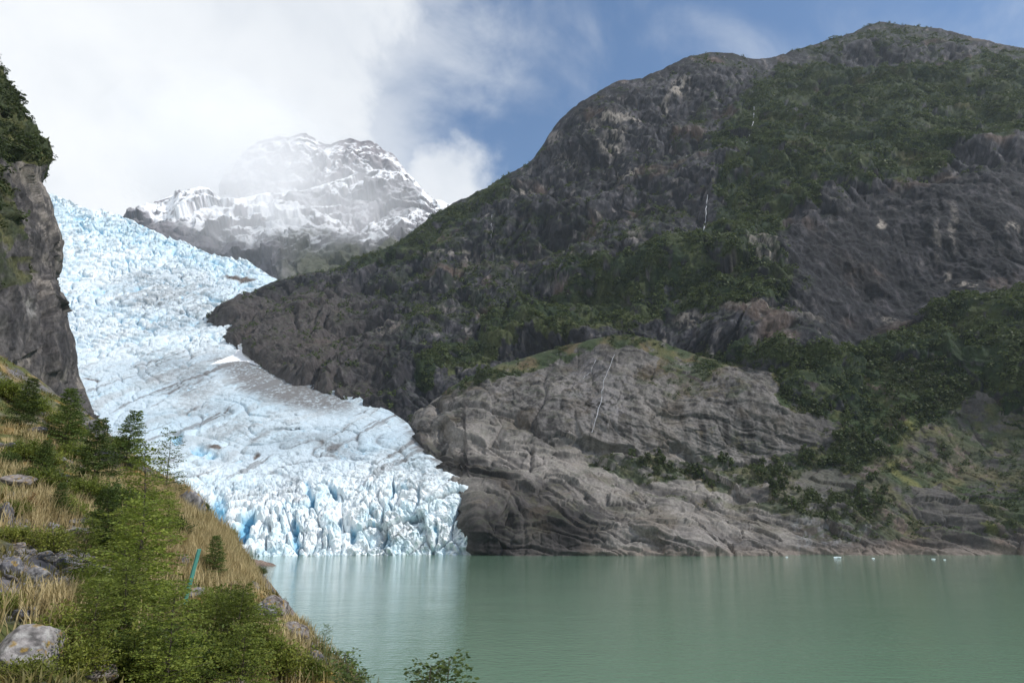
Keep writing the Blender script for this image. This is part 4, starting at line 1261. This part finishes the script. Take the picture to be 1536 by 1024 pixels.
def build_grass():
    r = np.random.default_rng(33)
    # long dry grass: clustered tufts
    cand = []
    for (px, py, sx, sy, n, hg) in [(270, 760, 60, 34, 620, 0.42), (330, 820, 45, 36, 640, 0.42), (365, 875, 34, 30, 300, 0.33), (200, 740, 60, 28, 170, 0.36), (70, 780, 50, 20, 130, 0.4), (410, 990, 50, 40, 110, 0.22),
                                    (60, 670, 70, 40, 120, 0.3), (140, 800, 70, 30, 90, 0.25), (240, 830, 60, 40, 240, 0.3), (310, 860, 60, 50, 260, 0.3), (20, 730, 50, 50, 50, 0.3), (450, 960, 26, 26, 40, 0.2), (100, 980, 90, 40, 80, 0.3)]:
        for _ in range(n):
            cand.append((px + r.normal(0, sx * 0.55), py + r.normal(0, sy * 0.55), hg))
    V, F = [], []
    base = 0
    Ys = np.linspace(4, 55, 420)
    for (px, py, hg) in cand:
        if py > 1030 or px < -60:
            continue
        p = unproj(px, py, Ys)
        z = GEV(p[:, :2])
        k = np.nonzero(z >= p[:, 2])[0]
        if len(k) == 0:
            continue
        c = p[k[0]]
        nb = 16
        xy = c[:2] + r.normal(0, 0.10, (nb, 2))
        zz = gz(xy) - 0.02
        h = hg * r.uniform(0.55, 1.25, nb)
        az = r.uniform(0, 2 * math.pi, nb)
        bendv = h * r.uniform(0.15, 0.7, nb)
        wd = 0.0075 * r.uniform(0.7, 1.4, nb) * max(1, c[1] / 22)
        side = np.stack([-np.sin(az), np.cos(az), 0 * az], -1) * wd[:, None]
        outv = np.stack([np.cos(az), np.sin(az), 0 * az], -1)
        b = np.concatenate([xy, zz[:, None]], -1)
        m = b + outv * (bendv * 0.3)[:, None] + np.array([0, 0, 1]) * (h * 0.6)[:, None]
        t = b + outv * bendv[:, None] + np.array([0, 0, 1]) * h[:, None]
        vv = np.stack([b - side, b + side, m + side * 0.7, m - side * 0.7, t + side * 0.15, t - side * 0.15], 1).reshape(-1, 3)
        i = np.arange(nb)[:, None] * 6 + base
        F.append(np.concatenate([i + [0, 1, 2, 3], i + [3, 2, 4, 5]], 0))
        V.append(vv); base += nb * 6
    o = obj('dry_grass', mesh_np('dry_grass', np.concatenate(V), np.concatenate(F), M_GRASS, smoothed=False))
    tag(o, 'long golden dry grass covering the near slope', 'grass', kind='stuff')


# ------------------------------------------------------------------ boulders
def boulder_mesh(seed, tint):
    import bmesh
    r = np.random.default_rng(seed)
    bm = bmesh.new()
    bmesh.ops.create_icosphere(bm, subdivisions=5, radius=1)
    P = np.array([v.co[:] for v in bm.verts])
    faces = np.array([[v.index for v in f.verts] for f in bm.faces])
    bm.free()
    dirs = P.copy()
    # planar cuts make broken facets
    rad = np.full(len(P), 1.0)
    for _ in range(24):
        n = r.normal(size=3); n /= np.linalg.norm(n)
        dd = r.uniform(0.5, 0.86)
        c = dirs @ n
        rad = np.where(c > 0.05, np.minimum(rad, dd / np.maximum(c, 0.05)), rad)
    P = dirs * rad[:, None] * [1.1, 0.95, 0.8]
    P += dirs * (fbm(P * 2.2, 4, seed % 50 + 900) * 0.035 + ridged(P * 6, 3, seed % 50 + 905) * 0.018)[:, None]
    c = np.zeros(P.shape) + np.array(tint)
    c = mix(c, np.array(tint) * 0.42, smooth(0, 0.5, fbm(P * 3, 4, 910)))
    c = mix(c, (0.36, 0.35, 0.33), smooth(0.25, 0.45, fbm(P * 5, 3, 915)) * 0.6)
    c = mix(c, (0.30, 0.19, 0.03), smooth(0.42, 0.55, fbm(P * 4, 3, 920)) * 0.7)
    return mesh_np('boulder', P, faces, M_STONE, c)


def build_boulders():
    ms = [boulder_mesh(50 + k, t) for k, t in enumerate([(0.23, 0.22, 0.22), (0.15, 0.145, 0.155), (0.20, 0.17, 0.155), (0.11, 0.105, 0.115), (0.26, 0.24, 0.23), (0.17, 0.16, 0.165)])]
    B = [  # px, py centre, width px, height px, mesh, label
        (22, 975, 105, 84, 4, 'large pale rounded boulder at the lower left corner'),
        (84, 905, 64, 38, 3, 'dark lichen-spotted boulder above the pale corner boulder'),
        (78, 880, 58, 26, 2, 'brownish slab lying on the lichen-spotted boulder'),
        (90, 842, 36, 30, 1, 'dark blocky rock at the top of the broken rock pile'),
        (45, 862, 56, 36, 0, 'grey split rock in the middle of the broken rock pile'),
        (12, 850, 34, 40, 1, 'dark rock at the left edge of the broken rock pile'),
        (120, 855, 44, 24, 0, 'light grey rock at the right end of the broken rock pile'),
        (5, 765, 26, 46, 3, 'dark upright rock cut off by the left edge'),
        (110, 795, 82, 22, 5, 'long grey mossy ledge across the slope'),
        (60, 790, 50, 22, 0, 'grey ledge rock left of the long mossy ledge'),
        (20, 795, 44, 24, 5, 'grey rock in the grass near the left edge'),
        (20, 718, 60, 30, 2, 'brown rock half sunk in the grass below the left tree'),
        (56, 642, 26, 14, 3, 'small dark rock below the cliff-foot trees'),
        (82, 690, 34, 22, 5, 'grey rock between the dark trees'),
        (15, 668, 26, 18, 1, 'small grey rock under the left edge tree'),
        (282, 752, 48, 52, 0, 'tall grey outcrop on the crest right of the slender tree'),
        (140, 640, 34, 42, 1, 'grey outcrop on the crest at the cliff foot'),
        (285, 888, 40, 18, 0, 'pale grey rock behind the foot of the green stake'),
        (340, 878, 36, 18, 5, 'grey rock in the golden grass right of the stake'),
        (268, 838, 32, 26, 3, 'dark rock above the stake under orange moss'),
        (385, 915, 44, 34, 3, 'dark rock at the top of the bank'),
        (412, 905, 44, 46, 2, 'brown rock on the steep face of the bank'),
        (440, 945, 46, 44, 2, 'lower brown rock on the bank near the water'),
        (372, 962, 40, 26, 5, 'grey rock among bushes below the dark bank rock'),
        (465, 985, 40, 30, 3, 'dark rock at the outer foot of the bank'),
        (140, 1008, 60, 40, 2, 'shaded brown rock under the lowest thicket'),
        (30, 920, 40, 24, 1, 'dark small rock between the boulder and the rock pile'),
        (110, 925, 30, 18, 5, 'small grey rock right of the lichen-spotted boulder'),
        (360, 895, 26, 14, 0, 'small pale rock near the top of the bank'),
        (60, 832, 34, 18, 5, 'small rock above the split rock of the pile'),
    ]
    for k, (px, py, wp, hp, i, lab) in enumerate(B):
        p = hit(px, min(py + hp * 0.3, 1020))
        f = p[1] / FOC
        o = obj('boulder', ms[i])
        o.location = (p[0], p[1] + 0.1 * wp * f, p[2] + 0.12 * hp * f)
        o.scale = (wp * f * 0.62, wp * f * 0.55, hp * f * 0.75)
        o.rotation_euler = (0.12 * math.sin(k * 3.1), -0.18 + 0.2 * math.sin(k * 1.7), 0.5 * math.sin(k * 2.3))
        tag(o, lab, 'rock', 'rocks on the near slope')
    r = np.random.default_rng(61)
    for k in range(70):
        px, py = (r.normal(55, 45), r.normal(868, 34)) if k < 44 else (r.normal(110, 60), r.normal(800, 16)) if k < 56 else (r.normal(405, 30), r.normal(930, 26))
        p = hit(max(2, px), py)
        if p[2] < 17.3 or p[1] > 27 or abs(project(p)[1] - py) > 6:
            continue
        f = p[1] / FOC * r.uniform(9, 30)
        o = obj('rock_fragment', ms[int(r.integers(0, 6))])
        o.location = (p[0], p[1], p[2] + 0.1 * f)
        o.scale = (f * 0.6, f * 0.55, f * r.uniform(0.3, 0.6))
        o.rotation_euler = (r.normal(0, 0.3), r.normal(0, 0.3), r.uniform(0, 6.28))
        tag(o, 'small broken grey rock lying loose among the bigger slope rocks', 'rock', 'small broken rocks on the slope')


def build_stake():
    p = hit(274, 906)
    a = p + np.array([0, 0, -0.15])
    Y = p[1]
    b = unproj(299, 823, Y - 0.1)
    path = np.array([a + (b - a) * s for s in np.linspace(0, 1, 6)])
    m = plain('green_paint', (0.075, 0.26, 0.21), 0.55, 0.18, 14)
    # square-section stake with a chamfered tip
    d = (b - a); L = np.linalg.norm(d)
    import bmesh
    bm = bmesh.new()
    hw = 0.036
    bmesh.ops.create_cube(bm, size=1)
    for v in bm.verts:
        v.co = Vector((v.co.x * 2 * hw, v.co.y * hw * 0.8, (v.co.z + 0.5) * L))
    bmesh.ops.bevel(bm, geom=bm.edges[:], offset=0.005, segments=2, affect='EDGES')
    me = bpy.data.meshes.new('stake'); bm.to_mesh(me); bm.free(); me.materials.append(m)
    o = obj('marker_stake', me)
    o.location = a
    o.rotation_euler = Vector(d).to_track_quat('Z', 'Y').to_euler()
    tag(o, 'leaning green painted wooden stake on the grassy slope', 'stake')


# ------------------------------------------------------------------ far woods
def scatter_wood(name, label, P, nm, w, n, size, seed, leaves=20, flat=1.0, mat=None):
    r = np.random.default_rng(seed)
    Pf, wf = P.reshape(-1, 3), w.reshape(-1).astype(float)
    # weight by cell area so that density is even over the ground
    a = np.linalg.norm(np.cross(np.gradient(P, axis=1), np.gradient(P, axis=0)), axis=-1).reshape(-1)
    pr = wf * np.clip(a, 0, np.percentile(a, 97)) * (0.12 + smooth(-0.25, 0.35, fbm(Pf / 45, 3, 1117)))
    idx = r.choice(len(Pf), n, p=pr / pr.sum())
    base = Pf[idx] + r.normal(0, 0.8, (n, 3)) * [1, 1, 0]
    h = r.uniform(size[0], size[1], n)
    h *= r.choice([0.45, 0.8, 1.15, 1.6], n, p=[0.35, 0.35, 0.22, 0.08])
    th = r.uniform(0, 2 * math.pi, (n, leaves)); cz = r.uniform(-0.5, 1, (n, leaves)); rr = r.uniform(0.55, 1.0, (n, leaves))
    sx = np.sqrt(np.clip(1 - cz ** 2, 0, 1))
    off = np.stack([np.cos(th) * sx * 0.48 * flat, np.sin(th) * sx * 0.48 * flat, cz * 0.5 + 0.45], -1) * rr[..., None]
    C = base[:, None] + off * h[:, None, None]
    C[..., 2] -= 0.15 * h[:, None]
    d = r.normal(size=(n, leaves, 3)); d /= np.linalg.norm(d, axis=-1, keepdims=True)
    nn = off / (np.linalg.norm(off, axis=-1, keepdims=True) + 1e-6) + r.normal(0, 0.35, (n, leaves, 3))
    u = np.cross(d, nn); u /= np.linalg.norm(u, axis=-1, keepdims=True) + 1e-9
    v = np.cross(nn, u); v /= np.linalg.norm(v, axis=-1, keepdims=True) + 1e-9
    s = (h[:, None] * r.uniform(0.10, 0.20, (n, leaves)))[..., None]
    V, F = quads_from(C.reshape(-1, 3), (u * s).reshape(-1, 3), (v * s * 1.5).reshape(-1, 3))
    o = obj(name, mesh_np(name, V, F, mat or M_FAR, smoothed=False))
    tag(o, label, 'forest', kind='stuff')


def crown_mesh(seed, leaves=150):
    r = np.random.default_rng(seed)
    cl = r.normal(0, 1, (9, 3)); cl /= np.linalg.norm(cl, axis=1, keepdims=True)
    cl *= [0.3, 0.3, 0.33]; cl[:, 2] += 0.62
    k = r.integers(0, 9, leaves)
    off = r.normal(size=(leaves, 3)); off /= np.linalg.norm(off, axis=1, keepdims=True)
    C = cl[k] + off * r.uniform(0.1, 0.2, (leaves, 1))
    d = r.normal(size=(leaves, 3))
    u = np.cross(d, off); u /= np.linalg.norm(u, axis=1, keepdims=True)
    v = np.cross(off, u)
    s = r.uniform(0.06, 0.12, (leaves, 1))
    V, F = quads_from(C, u * s, v * s * 1.5)
    t = np.linspace(0, 1, 5)
    path = np.stack([0.03 * np.sin(t * 4), 0.03 * np.cos(t * 3) - 0.03, t * 0.85 - 0.05], -1)
    parts = [tube(path, 0.028 * (1 - 0.75 * t), 5)]
    for j in range(5):
        b = path[2] + (path[4] - path[2]) * j / 5
        parts.append(tube(np.stack([b, b * 0.4 + cl[j] * 0.6]), np.array([0.012, 0.004]), 4))
    return mesh_np('far_trunk', *join(parts), M_BARK), mesh_np('far_crown', V, F, M_FAR, smoothed=False)


def single_trees(name, label, group, P, nm, w, n, size, seed, min_px=0):
    r = np.random.default_rng(seed)
    Pf, wf = P.reshape(-1, 3), w.reshape(-1).astype(float)
    kinds = [crown_mesh(seed + k) for k in range(4)]
    idx = r.choice(len(Pf), n, p=wf / wf.sum(), replace=False)
    for j, i in enumerate(idx):
        place(name, kinds[j % 4], Pf[i], r.uniform(*size), r.uniform(0, 6.28), label, 'tree', group)


# ------------------------------------------------------------------ waterfalls, ice on the lake
def on_surface(P, px, py):
    X, Yp = project(P)
    d = (X - px) ** 2 + (Yp - py) ** 2
    k = np.argmin(d)
    return P.reshape(-1, 3)[k]


def waterfall(P, pts, w0, w1, label):
    rr = np.random.default_rng(int(pts[0][0]))
    pp = []
    for (a, b), (c, d) in zip(pts[:-1], pts[1:]):
        for s in np.linspace(0, 1, 7)[:-1]:
            pp.append(on_surface(P, a + (c - a) * s + rr.normal(0, 0.5), b + (d - b) * s))
    pp.append(on_surface(P, *pts[-1]))
    pp = np.array(pp)
    pp += -(pp - [0, 0, CAMZ]) / np.linalg.norm(pp, axis=1, keepdims=True) * 4.0
    n = len(pp)
    s = np.linspace(0, 1, n)
    wd = (w0 + (w1 - w0) * s) * rr.uniform(0.35, 1.1, n)
    V, F = tube(pp, wd, 6)
    o = obj('waterfall', mesh_np('waterfall', V, F, M_FOAM))
    tag(o, label, 'waterfall', 'thin waterfalls on the mountain')


def build_floes():
    r = np.random.default_rng(5)
    m = plain('floe_ice', (0.72, 0.82, 0.86), 0.4, 0.12, 2)
    import bmesh
    L = [(1256, 836, 10, 'pale ice chunk afloat off the right shore, largest of those there'), (1400, 838, 5, 'small ice chunk afloat near the right end of the shore'), (1417, 839, 3.5, 'tiny ice bit just right of the small ice chunk near the right shore'),
         (952, 833, 4, 'small ice chunk afloat below the brown shore rock'), (760, 831, 6, 'white ice chunk afloat at the foot of the dark snout'), (706, 829, 16, 'white ice debris afloat where the glacier meets the dark snout'),
         (1310, 837, 4, 'small ice bit between the largest chunk and the right end'), (1180, 835, 4, 'small ice bit left of the largest chunk off the right shore')]
    for k, (px, py, wp, lab) in enumerate(L):
        u = (CY - py) / FOC
        rt = (SP + CP * u) / (CP - SP * u)
        Y = -CAMZ / rt
        p = unproj(px, py, Y)
        bm = bmesh.new(); bmesh.ops.create_icosphere(bm, subdivisions=3, radius=1)
        P = np.array([v.co[:] for v in bm.verts])
        d = 1 + 0.35 * fbm(P * 1.4 + k * 7, 3, 77)
        for v, dd, q in zip(bm.verts, d, P):
            v.co = Vector(q * dd)
        f = wp * Y / FOC * 0.5
        for v in bm.verts:
            v.co = Vector((v.co.x * f, v.co.y * f * 0.8, v.co.z * f * 0.28))
        me = bpy.data.meshes.new('ice_chunk'); bm.to_mesh(me); bm.free(); me.materials.append(m)
        o = obj('ice_chunk', me); o.location = (p[0], p[1], 0.02)
        tag(o, lab, 'ice', 'ice chunks floating on the lake')


# ------------------------------------------------------------------ lake
def build_lake():
    m, nt, b = newmat('lake_water')
    N, L = nt.nodes.new, nt.links.new
    tc = N('ShaderNodeTexCoord')

    def noise(sc, stretch, det):
        mp = N('ShaderNodeMapping'); mp.inputs['Scale'].default_value = stretch
        L(tc.outputs['Object'], mp.inputs[0])
        n = N('ShaderNodeTexNoise'); n.inputs['Scale'].default_value = sc; n.inputs['Detail'].default_value = det
        n.inputs['Roughness'].default_value = 0.55
        L(mp.outputs[0], n.inputs['Vector'])
        return n
    n1 = noise(0.55, (1, 1.5, 1), 4)
    n2 = noise(0.06, (1, 1.6, 1), 3)
    n3 = noise(0.010, (0.6, 2.2, 1), 2)
    amp = N('ShaderNodeMapRange'); amp.inputs['From Min'].default_value = 0.35; amp.inputs['From Max'].default_value = 0.7
    amp.inputs['To Min'].default_value = 0.6; amp.inputs['To Max'].default_value = 1.15
    L(n3.outputs['Fac'], amp.inputs['Value'])
    s = N('ShaderNodeMath'); s.operation = 'MULTIPLY_ADD'; s.inputs[1].default_value = 1.2
    L(n2.outputs['Fac'], s.inputs[0]); L(n1.outputs['Fac'], s.inputs[2])
    bp = N('ShaderNodeBump'); bp.inputs['Distance'].default_value = 0.17
    L(amp.outputs[0], bp.inputs['Strength']); L(s.outputs[0], bp.inputs['Height'])
    L(bp.outputs[0], b.inputs['Normal'])
    b.inputs['Base Color'].default_value = (0.118, 0.200, 0.136, 1)
    b.inputs['Roughness'].default_value = 0.05
    b.inputs['IOR'].default_value = 1.333
    V = np.array([(-3000, -400, 0), (3000, -400, 0), (3000, 3000, 0), (-3000, 3000, 0)], float)
    o = obj('lake', mesh_np('lake', V, np.array([[0, 1, 2, 3]]), m))
    tag(o, 'milky green glacial lake with fine ripples', 'lake', kind='structure')


# ------------------------------------------------------------------ sky, sun, haze, camera
SUN_AZ, SUN_EL = R(108), R(44)      # azimuth measured from +Y towards +X


def build_light():
    w = bpy.data.worlds.new('World'); SC.world = w
    w.use_nodes = True
    nt = w.node_tree
    N, L = nt.nodes.new, nt.links.new
    bg = nt.nodes['Background']
    sky = N('ShaderNodeTexSky'); sky.sky_type = 'NISHITA'; sky.sun_disc = False
    sky.sun_elevation = SUN_EL; sky.sun_rotation = SUN_AZ
    sky.air_density = 1.0; sky.dust_density = 0.6; sky.ozone_density = 2.0
    tc = N('ShaderNodeTexCoord')
    D = tc.outputs['Generated']
    sep = N('ShaderNodeSeparateXYZ'); L(D, sep.inputs[0])

    def math_(op, a, b=None, c=None):
        n = N('ShaderNodeMath'); n.operation = op
        for i, v in enumerate((a, b, c)):
            if v is None: continue
            if isinstance(v, (int, float)): n.inputs[i].default_value = v
            else: L(v, n.inputs[i])
        return n.outputs[0]

    def noise(sc, det, rough, stretch=(1, 1, 1), rot=(0, 0, 0), dist=0.0, off=(0, 0, 0)):
        mp = N('ShaderNodeMapping'); mp.inputs['Scale'].default_value = stretch; mp.inputs['Rotation'].default_value = rot
        mp.inputs['Location'].default_value = off
        L(D, mp.inputs[0])
        n = N('ShaderNodeTexNoise'); n.inputs['Scale'].default_value = sc; n.inputs['Detail'].default_value = det
        n.inputs['Roughness'].default_value = rough; n.inputs['Distortion'].default_value = dist
        L(mp.outputs[0], n.inputs['Vector'])
        return n.outputs['Fac']

    def ss(x, a, b):
        n = N('ShaderNodeMapRange'); n.interpolation_type = 'SMOOTHSTEP'
        n.inputs['From Min'].default_value = a; n.inputs['From Max'].default_value = b
        L(x, n.inputs['Value'])
        return n.outputs[0]

    az = math_('ARCTAN2', sep.outputs[0], sep.outputs[1])             # radians, 0 ahead, + right
    el = math_('ARCSINE', sep.outputs[2])
    n1 = noise(3.2, 7, 0.58, (1, 1, 1.2), (0, 0.5, 0), 0.25)
    n2 = noise(9, 6, 0.6, (1, 1, 1), (0, 0, 0), 0.3, (3, 1, 2))
    nw = noise(5.0, 8, 0.56, (1.0, 1, 0.55), (0, 0.6, 0), 0.5, (1, 5, 2))
    nc = math_('ADD', math_('MULTIPLY', math_('SUBTRACT', n1, 0.5), 1.0), math_('MULTIPLY', math_('SUBTRACT', n2, 0.5), 0.4))
    # main bank: everything left of about -9 degrees, ragged edge
    a1 = math_('MULTIPLY_ADD', nc, -0.42, az)
    bank = ss(a1, -0.11, -0.27)
    # cumulus rising behind the mountain shoulder
    dx = math_('DIVIDE', math_('SUBTRACT', az, -0.11), 0.12)
    dy = math_('DIVIDE', math_('SUBTRACT', el, 0.50), 0.10)
    rr = math_('SQRT', math_('ADD', math_('MULTIPLY', dx, dx), math_('MULTIPLY', dy, dy)))
    rr = math_('MULTIPLY_ADD', nc, -1.9, rr)
    cum = ss(rr, 1.05, 0.55)
    low = ss(el, 0.50, 0.40)
    cum2 = math_('MULTIPLY', low, ss(az, 0.02, -0.06))
    # thin veils over the rest
    veil = math_('MULTIPLY', ss(nw, 0.43, 0.78), 0.50)
    veil2 = math_('MULTIPLY', ss(math_('MULTIPLY_ADD', math_('SUBTRACT', nw, 0.5), -0.7, az), 0.03, -0.21), 0.74)
    cov = math_('MAXIMUM', math_('MAXIMUM', bank, cum), math_('MAXIMUM', math_('MAXIMUM', veil, veil2), cum2))
    # cloud colour: white with soft grey bellies
    cc = N('ShaderNodeMix'); cc.data_type = 'RGBA'
    cc.inputs[6].default_value = (4.6, 4.95, 5.5, 1); cc.inputs[7].default_value = (7.2, 7.3, 7.4, 1)
    br = math_('ADD', math_('MULTIPLY', ss(nc, -0.35, 0.15), 0.55), math_('MULTIPLY', ss(math_('SUBTRACT', el, math_('MULTIPLY', az, -0.35)), 0.62, 0.30), 0.45))
    L(br, cc.inputs[0])
    mx = N('ShaderNodeMix'); mx.data_type = 'RGBA'
    hs = N('ShaderNodeHueSaturation'); hs.inputs['Saturation'].default_value = 1.2; hs.inputs['Value'].default_value = 0.98
    L(sky.outputs[0], hs.inputs['Color'])
    L(cov, mx.inputs[0]); L(hs.outputs[0], mx.inputs[6]); L(cc.outputs[2], mx.inputs[7])
    L(mx.outputs[2], bg.inputs['Color'])
    bg.inputs['Strength'].default_value = 0.10
    ld = bpy.data.lights.new('sun', 'SUN'); ld.energy = 2.8; ld.angle = R(3.0); ld.color = (1.0, 0.965, 0.91)
    lo = put(bpy.data.objects.new('sun', ld))
    d = Vector((math.sin(SUN_AZ) * math.cos(SUN_EL), math.cos(SUN_AZ) * math.cos(SUN_EL), math.sin(SUN_EL)))
    lo.rotation_euler = (-d).to_track_quat('-Z', 'Y').to_euler()
    lo.location = (0, 0, 200)


def box(name, lo, hi, mat):
    x0, y0, z0 = lo; x1, y1, z1 = hi
    V = [(x0, y0, z0), (x1, y0, z0), (x1, y1, z0), (x0, y1, z0), (x0, y0, z1), (x1, y0, z1), (x1, y1, z1), (x0, y1, z1)]
    F = [(0, 3, 2, 1), (4, 5, 6, 7), (0, 1, 5, 4), (1, 2, 6, 5), (2, 3, 7, 6), (3, 0, 4, 7)]
    return obj(name, mesh_np(name, np.array(V, float), np.array(F), mat, smoothed=False))


def build_haze():
    m = bpy.data.materials.new('haze_air'); m.use_nodes = True
    nt = m.node_tree
    nt.nodes.remove(nt.nodes['Principled BSDF'])
    v = nt.nodes.new('ShaderNodeVolumePrincipled')
    v.inputs['Color'].default_value = (0.80, 0.90, 1.0, 1)
    v.inputs['Density'].default_value = 0.00003
    v.inputs['Anisotropy'].default_value = 0.2
    nt.links.new(v.outputs[0], nt.nodes['Material Output'].inputs['Volume'])
    o = box('haze', (-3500, -500, -8), (3500, 5200, 2900), m)
    tag(o, 'thin pale haze filling the air of the fjord', 'haze', kind='stuff')


def mist_material(name, dens, lo, hi):
    m = bpy.data.materials.new(name); m.use_nodes = True
    nt = m.node_tree
    N, L = nt.nodes.new, nt.links.new
    nt.nodes.remove(nt.nodes['Principled BSDF'])
    v = N('ShaderNodeVolumePrincipled')
    v.inputs['Color'].default_value = (1, 1, 1, 1)
    tc = N('ShaderNodeTexCoord')
    ln = N('ShaderNodeVectorMath'); ln.operation = 'LENGTH'; L(tc.outputs['Object'], ln.inputs[0])
    nz = N('ShaderNodeTexNoise'); nz.inputs['Scale'].default_value = 2.2; nz.inputs['Detail'].default_value = 4
    L(tc.outputs['Object'], nz.inputs['Vector'])
    a = N('ShaderNodeMath'); a.operation = 'MULTIPLY_ADD'; a.inputs[1].default_value = -1.3; L(nz.outputs['Fac'], a.inputs[0]); L(ln.outputs['Value'], a.inputs[2])
    mr = N('ShaderNodeMapRange'); mr.interpolation_type = 'SMOOTHSTEP'
    mr.inputs['From Min'].default_value = lo; mr.inputs['From Max'].default_value = hi
    mr.inputs['To Min'].default_value = 0.0; mr.inputs['To Max'].default_value = dens
    L(a.outputs[0], mr.inputs['Value']); L(mr.outputs[0], v.inputs['Density'])
    L(v.outputs[0], nt.nodes['Material Output'].inputs['Volume'])
    return m


def build_mist():
    """cloud wrapped round the left flank of the summit, and a thinner veil in front of the snow basin"""
    import bmesh
    for (px, py, Y, rx, ry, rz, dens, lo, hi, lab) in [
            (335, 240, 3250, 700, 480, 520, 0.0032, 0.33, -0.35, 'white mist drifting over the left flank of the snowy summit'),
            (440, 315, 2350, 620, 260, 330, 0.0025, 0.34, -0.3, 'thin veil of mist in front of the snow basin under the summit')]:
        bm = bmesh.new(); bmesh.ops.create_icosphere(bm, subdivisions=4, radius=1)
        me = bpy.data.meshes.new('mist'); bm.to_mesh(me); bm.free(); me.materials.append(mist_material('mist_cloud', dens, lo, hi))
        o = obj('mist', me)
        o.location = unproj(px, py, Y); o.scale = (rx, ry, rz)
        tag(o, lab, 'mist', kind='stuff')


def build_camera():
    cd = bpy.data.cameras.new('camera'); cd.lens = 24.0; cd.sensor_width = 36.0; cd.clip_start = 0.1; cd.clip_end = 20000
    co = put(bpy.data.objects.new('camera', cd))
    co.location = (0, 0, CAMZ); co.rotation_euler = (math.pi / 2 + PITCH, 0, 0)
    SC.camera = co


# ------------------------------------------------------------------ build everything
build_camera()
build_light()
build_lake()
PA, PXA, PYA, vegA, nA = build_mountain()
PB, PXB, PYB, vegB, nB = build_knoll()
PC, PXC, PYC = build_glacier()
build_far()
PE, PXE, PYE, vegE, nE = build_cliff()
build_point()
build_ground()

inA = smooth(1900, 1700, PXA)
scatter_wood('mountain_forest', 'dark green forest and scrub covering the ledges of the mountain', PA, nA, (vegA ** 1.5) * inA * (vegA > 0.25), 46000, (4, 8.5), 1101, 24, 1.1)
treeB = np.zeros(PXB.shape)
for poly, v in (VEG_B[0], VEG_B[4], VEG_B[5], VEG_B[6]):
    treeB = np.maximum(treeB, inpoly(PXB, PYB, poly) * 1.0)
scatter_wood('shore_scrub', 'low green scrub on the rocky far shore', PB, nB, vegB * (0.45 + treeB) * (vegB > 0.3) * smooth(1900, 1700, PXB), 11000, (1.6, 5.0), 1103, 24, 1.2)
single_trees('far_tree', 'dense dark green tree in the wooded belt above the far right shore', 'trees in the belt above the far shore', PB, nB,
             vegB * treeB * (PXB < 1545) * (vegB > 0.4), 230, (7.0, 12.0), 1107)
topE = vegE * smooth(290, 250, PYE) * (PXE > -60) * (PYE > 60)
scatter_wood('cliff_scrub', 'dark green bushes clinging to the ledges of the left cliff', PE, nE, vegE * (vegE > 0.3) * (PXE > -150) * (PYE > 20) * (PYE < 600), 5200, (1.3, 3.2), 1109, 18, 1.1)
single_trees('cliff_tree', 'dark bushy tree growing on top of the left cliff', 'trees on top of the left cliff', PE, nE, topE + 1e-9 * (topE > 0), 70, (2.5, 5.0), 1113)

waterfall(PA, [(1131, 160), (1130, 185), (1120, 215)], 0.9, 1.6, 'tall thin white waterfall high on the cliff below the ridge')
waterfall(PA, [(1060, 292), (1060, 325), (1054, 350)], 0.8, 1.3, 'short white waterfall in the middle of the mountain')
waterfall(PB, [(922, 532), (906, 570), (903, 595), (888, 648)], 0.3, 0.5, 'long thread of water running down the pale rock hill')
waterfall(PB, [(893, 540), (886, 556), (874, 568)], 0.35, 0.4, 'short faint thread of water beside the long one on the pale rock')
waterfall(PA, [(738, 322), (737, 345), (737, 368)], 0.5, 0.6, 'faint thin waterfall on the left shoulder of the mountain')
build_floes()
build_boulders()
build_bushes()
build_saplings()
build_grass()
build_cover()
build_stake()
build_mist()
build_haze()

SC.render.engine = 'CYCLES'
SC.cycles.use_denoising = True
SC.cycles.max_bounces = 8
SC.cycles.diffuse_bounces = 2
SC.cycles.glossy_bounces = 2
SC.cycles.transmission_bounces = 2
SC.cycles.transparent_max_bounces = 6
SC.cycles.volume_bounces = 6
SC.cycles.volume_step_rate = 2.0
SC.cycles.caustics_reflective = False
SC.cycles.caustics_refractive = False
SC.view_settings.view_transform = 'Standard'
SC.view_settings.look = 'None'
SC.view_settings.exposure = 0.5
SC.view_settings.gamma = 1.0
